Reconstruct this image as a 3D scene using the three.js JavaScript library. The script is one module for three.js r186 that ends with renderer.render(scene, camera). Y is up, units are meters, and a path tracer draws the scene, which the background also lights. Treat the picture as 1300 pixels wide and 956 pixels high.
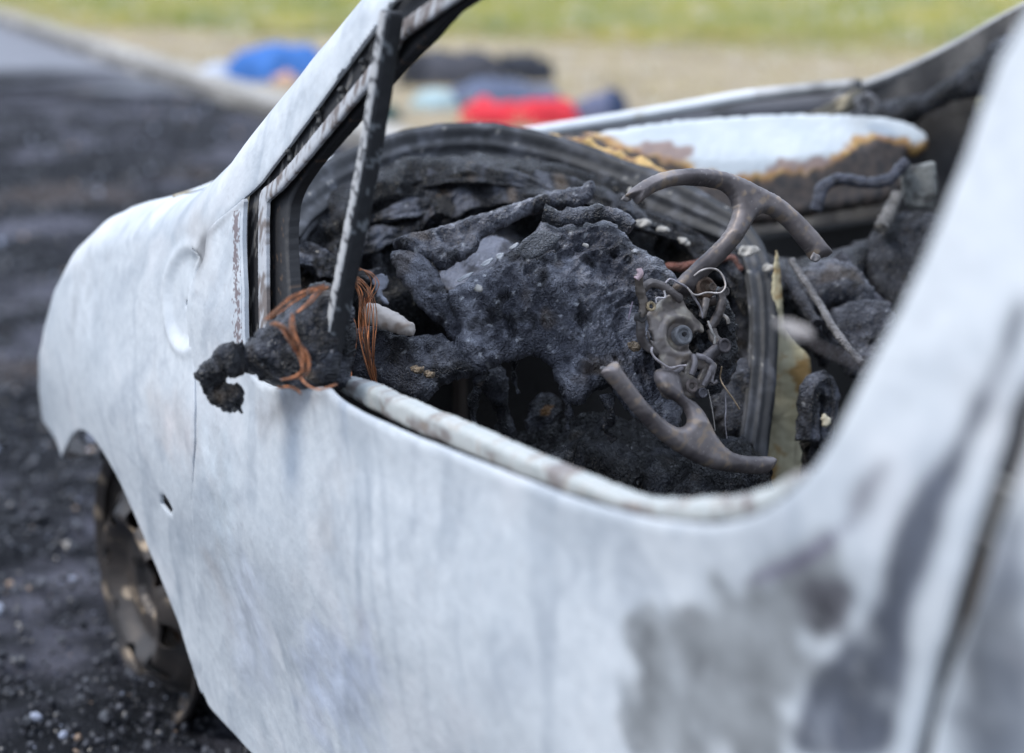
import * as THREE from 'three';
import { ImprovedNoise } from 'three/addons/math/ImprovedNoise.js';
import { mergeGeometries } from 'three/addons/utils/BufferGeometryUtils.js';

// ------------------------------------------------------------------ camera, sky, sun, exposure
const scene = new THREE.Scene();
const F = 1805, YAW = 34 * Math.PI / 180, PIT = 17 * Math.PI / 180;          // 50 mm lens, in photo pixels (1300 x 956)
const camera = new THREE.PerspectiveCamera(2 * Math.atan(478 / F) * 180 / Math.PI, 1300 / 956, 0.05, 400);
camera.position.set(-0.6, 1.18, 0);
const FW = new THREE.Vector3(Math.sin(YAW) * Math.cos(PIT), -Math.sin(PIT), -Math.cos(YAW) * Math.cos(PIT));
camera.lookAt(camera.position.clone().add(FW));
camera.focus = 1.62; camera.userData.fStop = 1.9;
camera.updateMatrixWorld(true);
scene.add(camera);

const renderer = new THREE.WebGLRenderer({ antialias: true });
renderer.setSize(1024, 753);
renderer.toneMapping = THREE.LinearToneMapping;
renderer.toneMappingExposure = 1.5;
renderer.shadowMap.enabled = true;

{ // thin even overcast: brightest overhead, about half as bright at the horizon
  const mix = (a, b, t) => a + (b - a) * t;
  const w = 128, h = 64, d = new Float32Array(w * h * 4);
  for (let j = 0; j < h; j++) for (let i = 0; i < w; i++) {
    const el = Math.max(0, ((j + 0.5) / h - 0.5) * 2), k = (j * w + i) * 4, t = Math.pow(el, 0.7);
    d[k] = mix(0.59, 1.14, t); d[k + 1] = mix(0.67, 1.34, t); d[k + 2] = mix(0.80, 1.72, t); d[k + 3] = 1;
  }
  const t = new THREE.DataTexture(d, w, h, THREE.RGBAFormat, THREE.FloatType);
  t.mapping = THREE.EquirectangularReflectionMapping; t.magFilter = t.minFilter = THREE.LinearFilter; t.needsUpdate = true;
  scene.background = t; scene.environment = t;
}
const sun = new THREE.DirectionalLight(new THREE.Color(1, 0.93, 0.82), 1.5);
sun.position.set(-3.2, 6.5, -3.0); sun.target.position.set(0.8, 0.4, -1.4);
sun.castShadow = true; sun.shadow.radius = 34; sun.shadow.mapSize.set(2048, 2048);
Object.assign(sun.shadow.camera, { left: -14, right: 14, top: 14, bottom: -14, near: 0.5, far: 50 });
scene.add(sun, sun.target);

// ------------------------------------------------------------------ helpers
const V = (x, y, z) => new THREE.Vector3(x, y, z);
let seed = 20190725;
const rnd = () => { seed = (seed + 0x6D2B79F5) | 0; let t = Math.imul(seed ^ (seed >>> 15), 1 | seed); t = (t + Math.imul(t ^ (t >>> 7), 61 | t)) ^ t; return ((t ^ (t >>> 14)) >>> 0) / 4294967296; };
const PN = new ImprovedNoise();
const noise = (x, y, z = 0.37) => PN.noise(x, y, z);
function fbm(x, y, z = 0.37, o = 4) { let a = 0.5, s = 0; for (let i = 0; i < o; i++) { s += a * PN.noise(x, y, z); x = x * 2.03 + 7.1; y = y * 2.03 + 3.7; z = z * 2.03 + 1.3; a *= 0.5; } return s; }
function ridge(x, y, z = 0.37, o = 3) { let a = 0.5, s = 0; for (let i = 0; i < o; i++) { s += a * (1 - 2 * Math.abs(PN.noise(x, y, z)) * 1.6); x = x * 2.1 + 5.1; y = y * 2.1 + 9.7; z = z * 2.1 + 2.3; a *= 0.5; } return s; }
const clamp = (x, a = 0, b = 1) => Math.min(b, Math.max(a, x));
const sstep = (a, b, x) => { const t = clamp((x - a) / (b - a)); return t * t * (3 - 2 * t); };
const mix = (a, b, t) => a + (b - a) * t;
const mix3 = (a, b, t) => [mix(a[0], b[0], t), mix(a[1], b[1], t), mix(a[2], b[2], t)];

// a photo pixel gives a direction; its distance comes from a surface it lies on
const RT = V(Math.cos(YAW), 0, Math.sin(YAW)), UP = V(0, 0, 0).crossVectors(RT, FW);
const C0 = camera.position;
function ray(px, py) { return FW.clone().multiplyScalar(F).addScaledVector(RT, px - 650).addScaledVector(UP, 478 - py).divideScalar(F); }
const atDepth = (px, py, D) => C0.clone().addScaledVector(ray(px, py), D);
const atX = (px, py, x) => { const d = ray(px, py); return C0.clone().addScaledVector(d, (x - C0.x) / d.x); };
const atY = (px, py, y) => { const d = ray(px, py); return C0.clone().addScaledVector(d, (y - C0.y) / d.y); };

// body side: x of the skin at s metres ahead and height y (tumblehome above the waist, barrel below it, nose taper)
function side(s, y) {
  const yb = 0.755 + 0.1 * clamp((1.4 - s) / 0.9, 0, 1), k = 0.05, q = (y - yb) / k;
  let x = 0.27 * k * Math.log(1 + Math.exp(Math.min(q, 30)));
  x -= 0.022 * Math.exp(-Math.pow((y - 0.56) / 0.15, 2));
  x += 0.12 * Math.pow(clamp(0.4 - y, 0, 0.4), 2);
  x += 0.12 * Math.pow(clamp(s - 1.9, 0, 0.6), 2);
  return x;
}
function onSide(px, py, off = 0) { let x = off, p; for (let i = 0; i < 24; i++) { p = atX(px, py, x); x = side(-p.z, p.y) + off; } return [-p.z, p.y]; }

// ---- closed curves and signed distance
function smoothPoly(p, n = 5) {
  const r = [], m = p.length;
  for (let i = 0; i < m; i++) {
    const a = p[(i + m - 1) % m], b = p[i], c = p[(i + 1) % m], d = p[(i + 2) % m];
    for (let k = 0; k < n; k++) {
      const t = k / n, t2 = t * t, t3 = t2 * t, f = j => 0.5 * (2 * b[j] + (c[j] - a[j]) * t + (2 * a[j] - 5 * b[j] + 4 * c[j] - d[j]) * t2 + (3 * b[j] - a[j] - 3 * c[j] + d[j]) * t3);
      r.push([f(0), f(1)]);
    }
  }
  return r;
}
function sdPoly(p) {
  const n = p.length, X = new Float64Array(n), Y = new Float64Array(n);
  p.forEach((q, i) => { X[i] = q[0]; Y[i] = q[1]; });
  return (x, y) => {
    let d = 1e9, s = 1;
    for (let i = 0, j = n - 1; i < n; j = i++) {
      const ex = X[j] - X[i], ey = Y[j] - Y[i], wx = x - X[i], wy = y - Y[i];
      const t = clamp((wx * ex + wy * ey) / (ex * ex + ey * ey + 1e-15)), bx = wx - ex * t, by = wy - ey * t;
      d = Math.min(d, bx * bx + by * by);
      const c1 = y >= Y[i], c2 = y < Y[j], c3 = ex * wy > ey * wx;
      if ((c1 && c2 && c3) || (!c1 && !c2 && !c3)) s = -s;
    }
    return s * Math.sqrt(d);
  };
}
function dLine(p) { // distance to an open polyline
  return (x, y) => { let d = 1e9; for (let i = 1; i < p.length; i++) { const ex = p[i][0] - p[i - 1][0], ey = p[i][1] - p[i - 1][1], wx = x - p[i - 1][0], wy = y - p[i - 1][1], t = clamp((wx * ex + wy * ey) / (ex * ex + ey * ey + 1e-15)); d = Math.min(d, Math.hypot(wx - ex * t, wy - ey * t)); } return d; };
}
function boundsOf(p, pad = 0.01) { let a = 1e9, b = 1e9, c = -1e9, d = -1e9; for (const q of p) { a = Math.min(a, q[0]); b = Math.min(b, q[1]); c = Math.max(c, q[0]); d = Math.max(d, q[1]); } return [a - pad, b - pad, c + pad, d + pad]; }

// ---- a solid whose outline is sdf < 0 in its own (u, v) plane, meshed on a grid; front(u,v,d), back(u,v,d) are heights, d the distance to the edge
function solid({ sdf, bounds, step, pos, front, back, color, closed = true }) {
  const [u0, v0, u1, v1] = bounds, nu = Math.ceil((u1 - u0) / step) + 1, nv = Math.ceil((v1 - v0) / step) + 1;
  const D = new Float32Array(nu * nv);
  for (let j = 0; j < nv; j++) for (let i = 0; i < nu; i++) D[j * nu + i] = sdf(u0 + i * step, v0 + j * step);
  const P = [], vid = new Map(), polys = [], edge = [];
  const node = (i, j) => { const k = 'n' + (j * nu + i); let r = vid.get(k); if (r === undefined) { r = P.length; P.push([u0 + i * step, v0 + j * step, -D[j * nu + i]]); vid.set(k, r); } return r; };
  const cross = (i, j, a, b) => {
    const A = j * nu + i, B = b * nu + a, k = A < B ? A + '_' + B : B + '_' + A; let r = vid.get(k);
    if (r === undefined) { const t = clamp(D[A] / (D[A] - D[B]), 0.02, 0.98); r = P.length; P.push([u0 + (i + (a - i) * t) * step, v0 + (j + (b - j) * t) * step, 0]); vid.set(k, r); }
    return r;
  };
  for (let j = 0; j < nv - 1; j++) for (let i = 0; i < nu - 1; i++) {
    const c = [[i, j], [i + 1, j], [i + 1, j + 1], [i, j + 1]], ins = c.map(q => D[q[1] * nu + q[0]] < 0);
    const cnt = ins[0] + ins[1] + ins[2] + ins[3]; if (!cnt) continue;
    const poly = [], cr = [];
    for (let k = 0; k < 4; k++) {
      const n = (k + 1) % 4;
      if (ins[k]) poly.push(node(...c[k]));
      if (ins[k] !== ins[n]) { const x = cross(...c[k], ...c[n]); poly.push(x); cr.push([x, ins[k]]); }
    }
    for (let k = 1; k < poly.length - 1; k++) polys.push(poly[0], poly[k], poly[k + 1]);
    for (let k = 0; k < cr.length; k++) if (cr[k][1]) { const o = cr[(k + 1) % cr.length]; edge.push(cr[k][0], o[0]); }
  }
  const n = P.length, pos3 = [], col = [], uv = [], idx = [];
  const put = (p, h, bk) => { const q = pos(p[0], p[1], h); pos3.push(q.x, q.y, q.z); uv.push(p[0], p[1]); if (color) { const c = color(p[0], p[1], p[2], h, bk); col.push(c[0], c[1], c[2]); } };
  for (const p of P) put(p, front(p[0], p[1], p[2]));
  for (let k = 0; k < polys.length; k += 3) idx.push(polys[k], polys[k + 1], polys[k + 2]);
  if (back) {
    const weld = closed, mapB = new Int32Array(n);
    for (let i = 0; i < n; i++) { if (weld && P[i][2] === 0) mapB[i] = i; else { mapB[i] = pos3.length / 3; put(P[i], back(P[i][0], P[i][1], P[i][2]), true); } }
    for (let k = 0; k < polys.length; k += 3) idx.push(mapB[polys[k]], mapB[polys[k + 2]], mapB[polys[k + 1]]);
    if (!weld) for (let k = 0; k < edge.length; k += 2) { // rim wall with its own vertices
      const a = edge[k], b = edge[k + 1], o = pos3.length / 3;
      for (const e of [a, b]) { put(P[e], front(P[e][0], P[e][1], 0)); put(P[e], back(P[e][0], P[e][1], 0)); }
      idx.push(o, o + 1, o + 3, o, o + 3, o + 2);
    }
  }
  const g = new THREE.BufferGeometry();
  g.setAttribute('position', new THREE.Float32BufferAttribute(pos3, 3));
  g.setAttribute('uv', new THREE.Float32BufferAttribute(uv, 2));
  if (color) g.setAttribute('color', new THREE.Float32BufferAttribute(col, 3));
  g.setIndex(idx); g.computeVertexNormals();
  return g;
}

// ---- a plane of its own for a traced outline: origin at a photo pixel and depth, facing n
function planeAt(px, py, D, n) {
  const o = atDepth(px, py, D); n = n.clone().normalize();
  const e1 = V(0, 1, 0).cross(n).normalize(), e2 = n.clone().cross(e1);
  return { o, e1, e2, n,
    uv(px, py) { const d = ray(px, py), t = o.clone().sub(C0).dot(n) / d.dot(n), q = C0.clone().addScaledVector(d, t).sub(o); return [q.dot(e1), q.dot(e2)]; },
    pt(px, py, h = 0) { const q = this.uv(px, py); return this.pos(q[0], q[1], h); },
    pos: (u, v, h) => o.clone().addScaledVector(e1, u).addScaledVector(e2, v).addScaledVector(n, h) };
}
const toCam = (px, py) => ray(px, py).normalize().negate();
const capProfile = (d, R) => { const t = clamp(d / R); return Math.sqrt(1 - (1 - t) * (1 - t)); };

// charred or melted lump: rounded rim, belly, real relief from noise
function lump(pl, outline, o = {}) {
  const { R = 0.02, belly = 0, step = 0.004, rag = 0.002, ragF = 90, relief = [[0.008, 18]], wr = 0, wrF = 30, color, flat = 1, smooth = 4, zz = 0, bend, grow = 0 } = o;
  const poly = smoothPoly(outline.map(q => pl.uv(q[0], q[1])), smooth), sp = sdPoly(poly);
  const sdf = (u, v) => sp(u, v) - grow + rag * fbm(u * ragF, v * ragF, zz + 4.2, 3) * 2;
  const relf = (u, v, d) => { let h = 0; for (const [a, f] of relief) h += a * fbm(u * f, v * f, zz, 4) * 1.6; if (wr) { const w = fbm(u * 9, v * 9, zz + 3, 2) * 0.12; h += wr * (ridge(u * wrF + w * 22, v * wrF * 0.7 - w * 30, zz + 1, 4) - 0.45); } return h * sstep(0, R * 1.2, d); };
  return solid({ sdf, bounds: boundsOf(poly, 0.012), step, pos: (u, v, h) => pl.pos(u, v, h + (bend ? bend(u, v) : 0)),
    front: (u, v, d) => R * flat * capProfile(d, R) + belly * sstep(0, 0.12, d) + relf(u, v, d),
    back: (u, v, d) => -R * flat * capProfile(d, R) - belly * 0.5 * sstep(0, 0.12, d), color });
}
// tube through points with noisy radius; r may be a function of t; prof(a) shapes the section
function rod(pts, r, o = {}) {
  const { seg = 40, ring = 8, rough = 0, roughF = 40, color, flatN = null, flat = 1, prof, caps = true } = o;
  const c = new THREE.CatmullRomCurve3(pts, false, 'centripetal'), fr = c.computeFrenetFrames(seg, false), pos = [], uv = [], col = [], idx = [];
  const L = c.getLength();
  for (let i = 0; i <= seg; i++) {
    const t = i / seg, p = c.getPointAt(t), T = fr.tangents[i]; let N = fr.normals[i], B = fr.binormals[i];
    if (flatN) { N = flatN.clone().addScaledVector(T, -flatN.dot(T)).normalize(); B = T.clone().cross(N); }
    const rr = typeof r === 'function' ? r(t) : r;
    for (let k = 0; k <= ring; k++) {
      const a = k / ring * Math.PI * 2; let q = rr * (prof ? prof(a, t) : 1);
      const ca = Math.cos(a) * q * flat, sa = Math.sin(a) * q; let x = p.x + N.x * ca + B.x * sa, y = p.y + N.y * ca + B.y * sa, z = p.z + N.z * ca + B.z * sa;
      if (rough) { const m = 1 + rough * fbm(x * roughF, y * roughF, z * roughF, 3) * 2; x = p.x + (x - p.x) * m; y = p.y + (y - p.y) * m; z = p.z + (z - p.z) * m; }
      pos.push(x, y, z); uv.push(a / 6.283 * rr * 6.28, t * L);
      if (color) { const q3 = color(t, a, x, y, z); col.push(...q3); }
    }
  }
  const w = ring + 1;
  for (let i = 0; i < seg; i++) for (let k = 0; k < ring; k++) { const a = i * w + k, b = a + w; idx.push(a, a + 1, b, b, a + 1, b + 1); }
  if (caps) for (const e of [0, seg]) {
    const o2 = pos.length / 3, p = c.getPointAt(e / seg); pos.push(p.x, p.y, p.z); uv.push(0, 0); if (color) col.push(...color(e / seg, 0, p.x, p.y, p.z));
    for (let k = 0; k < ring; k++) { const a = e * w + k; e ? idx.push(a, a + 1, o2) : idx.push(a + 1, a, o2); }
  }
  const g = new THREE.BufferGeometry();
  g.setAttribute('position', new THREE.Float32BufferAttribute(pos, 3)); g.setAttribute('uv', new THREE.Float32BufferAttribute(uv, 2));
  if (color) g.setAttribute('color', new THREE.Float32BufferAttribute(col, 3));
  g.setIndex(idx); g.computeVertexNormals(); return g;
}
function tint(g, f) { // vertex colours on a ready geometry
  const p = g.attributes.position, c = new Float32Array(p.count * 3);
  for (let i = 0; i < p.count; i++) { const q = f(p.getX(i), p.getY(i), p.getZ(i)); c[3 * i] = q[0]; c[3 * i + 1] = q[1]; c[3 * i + 2] = q[2]; }
  g.setAttribute('color', new THREE.BufferAttribute(c, 3)); return g;
}

// ---- tiling relief textures
function tileTex(n, f, rep, color = false) {
  const d = new Uint8Array(n * n * 4);
  for (let j = 0; j < n; j++) for (let i = 0; i < n; i++) { const v = clamp(f(i / n, j / n)) * 255, k = (j * n + i) * 4; d[k] = d[k + 1] = d[k + 2] = v; d[k + 3] = 255; }
  const t = new THREE.DataTexture(d, n, n); t.wrapS = t.wrapT = THREE.RepeatWrapping; t.magFilter = THREE.LinearFilter; t.minFilter = THREE.LinearMipmapLinearFilter; t.generateMipmaps = true;
  t.repeat.set(rep, rep); t.needsUpdate = true; return t;
}
const ring4 = (f, R = 1) => (u, v) => f(Math.cos(u * 6.2832) * R, Math.sin(u * 6.2832) * R, v); // wraps along u
function tileN(u, v, fr, o, fn) { // blend of shifted copies: tiles in both directions
  const a = sstep(0, 1, u), b = sstep(0, 1, v), g = (x, y) => fn(x * fr, y * fr, o);
  return mix(mix(g(u, v), g(u - 1, v), a), mix(g(u, v - 1), g(u - 1, v - 1), a), b);
}
const grainTex = tileTex(256, (u, v) => 0.5 + tileN(u, v, 24, 0.3, (x, y, z) => fbm(x, y, z, 3)) * 1.3, 4);
const crackTex = tileTex(512, (u, v) => 0.15 + 0.75 * tileN(u, v, 14, 1.7, (x, y, z) => ridge(x, y, z, 4)), 6);
const crackFine = crackTex.clone(); crackFine.repeat.set(17, 17); crackFine.needsUpdate = true;
const roughTex = tileTex(256, (u, v) => 0.62 + tileN(u, v, 18, 5.1, (x, y, z) => fbm(x, y, z, 4)) * 1.1, 5);

// ---- materials
const STD = p => new THREE.MeshStandardMaterial({ side: THREE.DoubleSide, ...p });
const M = {
  ash: STD({ vertexColors: true, roughness: 0.62, bumpMap: grainTex, bumpScale: 0.0004 }),
  char: STD({ vertexColors: true, roughness: 0.50, roughnessMap: roughTex, bumpMap: crackFine, bumpScale: 0.005 }),
  soot: STD({ vertexColors: true, roughness: 0.9, bumpMap: crackTex, bumpScale: 0.002 }),
  rubber: STD({ vertexColors: true, roughness: 0.6, bumpMap: grainTex, bumpScale: 0.0006 }),
  metal: STD({ vertexColors: true, roughness: 0.46, metalness: 0.35, bumpMap: grainTex, bumpScale: 0.0005 }),
  copper: STD({ vertexColors: true, roughness: 0.5, metalness: 0.45 }),
  cloth: STD({ vertexColors: true, roughness: 0.95 }),
  ground: new THREE.MeshPhysicalMaterial({ vertexColors: true, side: THREE.DoubleSide, roughness: 0.85, specularIntensity: 0.45, bumpMap: crackTex, bumpScale: 0.004 }),
  stone: STD({ vertexColors: true, roughness: 0.9, bumpMap: grainTex, bumpScale: 0.002 }),
};
const CH = (k = 1, tone = 0) => (u, v, d, h) => { // char: black crust with patches of blue-grey ash and a few pale flecks
  const n = fbm(u * 16 + tone, v * 16, tone, 4), f = noise(u * 150, v * 150, tone + 2), g = fbm(u * 70, v * 70, tone + 9, 2);
  let c = mix3([0.012, 0.0125, 0.016], [0.12, 0.127, 0.155], sstep(-0.1, 0.34, n + g * 0.6));
  if (f > 0.52) c = mix3(c, [0.34, 0.35, 0.37], sstep(0.52, 0.7, f));
  const b = noise(u * 26, v * 26, tone + 5); if (b > 0.42) c = mix3(c, [0.15, 0.11, 0.075], sstep(0.42, 0.62, b) * 0.55);
  return [c[0] * k, c[1] * k, c[2] * k];
};
const CM = (k = 1, tone = 0) => (u, v) => { // melted plastic skinned with blue-grey ash, black where it cracked open
  const n = fbm(u * 11 + tone, v * 11, tone, 4), g = fbm(u * 60, v * 60, tone + 9, 3), f = noise(u * 118, v * 118, tone + 2), w = fbm(u * 24, v * 24, tone + 6, 3);
  let c = mix3([0.065, 0.068, 0.085], [0.23, 0.237, 0.275], sstep(-0.22, 0.38, n + g * 0.9));
  c = mix3(c, [0.014, 0.014, 0.017], sstep(0.06, 0.26, w + g * 0.5) * 0.9);
  if (f > 0.44) c = mix3(c, [0.46, 0.47, 0.5], sstep(0.44, 0.6, f) * 0.85);
  const b = fbm(u * 18, v * 18, tone + 5, 3); c = mix3(c, [0.13, 0.10, 0.075], sstep(0.16, 0.34, b) * 0.5);
  return [c[0] * k, c[1] * k, c[2] * k];
};
const CH3 = (k = 1, tone = 0) => (t, a, x, y, z) => CH(k, tone)(x + z * 0.6, y + z * 0.5);
const plain = (c, amt = 0.2, f = 30) => (x, y, z) => { const m = 1 + amt * fbm(x * f, y * f, (z || 0) * f, 3) * 2; return [c[0] * m, c[1] * m, c[2] * m]; };

// ---- things and parts
const taken = {};
const numbered = n => { taken[n] = (taken[n] || 0) + 1; return taken[n] === 1 ? n : n + '_' + String(taken[n] - 1).padStart(3, '0'); };
function shadow(o) { o.castShadow = o.receiveShadow = true; return o; }
function tag(o, label, category, group) { o.userData.label = label; o.userData.category = category; if (group) o.userData.group = group; return o; }
function structure(name, geo, mat) { const m = shadow(new THREE.Mesh(geo, mat)); m.name = name; m.userData.kind = 'structure'; scene.add(m); return m; }
const CAR0 = V(0.8, 0, -0.6);
const car = new THREE.Group(); car.name = 'burned_car'; car.position.copy(CAR0); scene.add(car);
tag(car, 'burnt-out small car with ash-white panels, no glass and a melted interior', 'car');
function part(name, geo, mat, parent = car, label) { geo.translate(-CAR0.x, -CAR0.y, -CAR0.z); const m = shadow(new THREE.Mesh(geo, mat)); m.name = name; parent.add(m); if (label) m.userData.label = label; return m; }
function thing(name, geo, mat, base, label, category, group) { geo.translate(-base.x, -base.y, -base.z); const m = shadow(new THREE.Mesh(geo, mat)); m.name = numbered(name); m.position.copy(base); scene.add(m); return tag(m, label, category, group); }

// =================================================================== GROUND
const KX = s => 2.42 + 0.131 * s;                                         // road edge of the kerb
const burnt = (x, s) => { const dx = (x - 1.6) / 4.6, ds = (s - 1.5) / (9.4 + 3.6 * sstep(1.3, 2.6, x - 0.131 * (s - 11))); return 1 - Math.sqrt(dx * dx + ds * ds) + fbm(x * 0.7, s * 0.7, 3.3, 4) * 0.7; };
const roadCol = (x, s) => {
  const b = sstep(-0.06, 0.12, burnt(x, s)), n = fbm(x * 2.2, s * 2.2, 1.1, 5), g = fbm(x * 12, s * 12, 5.1, 3), r = fbm(x * 1.1, s * 1.1, 8.8, 4);
  let c = mix3([0.16, 0.168, 0.19], [0.22, 0.225, 0.25], clamp(0.5 + n + g));
  let k = mix3([0.006, 0.007, 0.010], [0.078, 0.078, 0.098], sstep(-0.02, 0.34, n * 0.8 + g * 0.5 + fbm(x * 0.9, s * 1.6, 41, 3) * 0.8));
  k = mix3(k, [0.085, 0.066, 0.058], sstep(0.2, 0.36, r) * 0.5);
  return mix3(c, k, b);
};
function gridGeo(x0, x1, s0, s1, nx, ns, yf, cf) {
  const pos = [], col = [], uv = [], idx = [];
  for (let j = 0; j <= ns; j++) for (let i = 0; i <= nx; i++) { const s = s0 + (s1 - s0) * j / ns, x = (typeof x0 === 'function' ? x0(s) : x0) + ((typeof x1 === 'function' ? x1(s) : x1) - (typeof x0 === 'function' ? x0(s) : x0)) * i / nx; pos.push(x, yf(x, s), -s); uv.push(x, s); col.push(...cf(x, s)); }
  for (let j = 0; j < ns; j++) for (let i = 0; i < nx; i++) { const a = j * (nx + 1) + i, b = a + nx + 1; idx.push(a, a + 1, b, b, a + 1, b + 1); }
  const g = new THREE.BufferGeometry(); g.setAttribute('position', new THREE.Float32BufferAttribute(pos, 3)); g.setAttribute('uv', new THREE.Float32BufferAttribute(uv, 2)); g.setAttribute('color', new THREE.Float32BufferAttribute(col, 3)); g.setIndex(idx); g.computeVertexNormals(); return g;
}
structure('ground', gridGeo(-150, 150, -120, 260, 60, 76, () => -0.03, (x, s) => [0.09, 0.10, 0.05]), M.ground);
structure('road', gridGeo(-9, s => KX(s) + 0.02, -9, 60, 110, 330, () => -0.004, roadCol), M.ground);
structure('burnt_road_surface', gridGeo(-2.2, s => KX(s) - 0.03, -2, 13, 190, 540, (x, s) => {
  const b = sstep(-0.1, 0.25, burnt(x, s)) * sstep(0, 0.4, KX(s) - x) * sstep(-2.2, -1.8, x) * sstep(13, 12.2, s) * sstep(-2, -1.6, s);
  return 0.002 + b * Math.max(0, 0.016 + fbm(x * 3.2, s * 3.2, 2.2, 3) * 0.055 + ridge(x * 15, s * 15, 4, 3) * 0.022);
}, roadCol), M.ground);
// verge: trodden dry earth by the kerb, meadow behind
const vergeDry = (x, s) => { const k = x - KX(s), kt = clamp(6.4 - 0.8 * (s - 11.5), 0.35, 7.5); return 1 - sstep(kt - 1.1, kt + 1.3, k + fbm(x * 0.45, s * 0.45, 6.1, 3) * 3.2); };
const vergeCol = (x, s) => { const d = vergeDry(x, s), n = fbm(x * 1.7, s * 1.7, 2, 4), g = fbm(x * 9, s * 9, 2, 2); return mix3(mix3([0.15, 0.19, 0.04], [0.40, 0.37, 0.09], clamp(0.5 + n * 1.4)), mix3([0.17, 0.135, 0.085], [0.36, 0.29, 0.185], clamp(0.5 + n * 1.2 + g)), d); };
structure('verge', gridGeo(s => KX(s) + 0.2, s => KX(s) + 60, -9, 110, 300, 300, (x, s) => 0.10 + 0.03 * fbm(x * 0.9, s * 0.9, 1, 3), vergeCol), M.stone);

// kerb stones, one metre each
{
  const L = 1.0, dir = V(0.131, 0, -1).normalize(), ang = Math.atan2(-dir.x, -dir.z);
  for (let i = 0; i < 26; i++) {
    const s = 3.2 + i * L * 0.9915, x = KX(s) + 0.125;
    const g = new THREE.BoxGeometry(0.25, 0.26, L - 0.012, 6, 6, 24), p = g.attributes.position;
    for (let k = 0; k < p.count; k++) { let a = p.getX(k), b = p.getY(k), c = p.getZ(k); if (b > 0.11) { const e = Math.max(0, Math.abs(a) - 0.105); b -= e * e * 30; } const w = 0.006 * fbm(a * 9 + i * 3, b * 9, c * 9, 3); p.setXYZ(k, a + w, b + w * 2, c); }
    g.rotateY(ang); g.translate(x, 0.02 + (rnd() - 0.5) * 0.012, -s - L / 2); g.computeVertexNormals();
    const tone = 0.85 + rnd() * 0.3;
    tint(g, (a, b, c) => { const n = clamp(0.5 + fbm(a * 5, b * 5, c * 5, 4) * 1.6), so = sstep(0.0, 0.35, fbm(a * 1.3, b * 6, c * 1.3, 3) + (b < 0.1 ? 0.3 : -0.12)); return mix3(mix3([0.26 * tone, 0.245 * tone, 0.22 * tone], [0.40 * tone, 0.38 * tone, 0.35 * tone], n), [0.06, 0.055, 0.05], so * 0.8); });
    thing('kerb_stone', g, M.stone, V(x, 0, -s - L / 2), 'weathered grey concrete kerb stone in the row along the verge', 'kerb', 'kerb stones between the road and the verge');
  }
}
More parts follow.
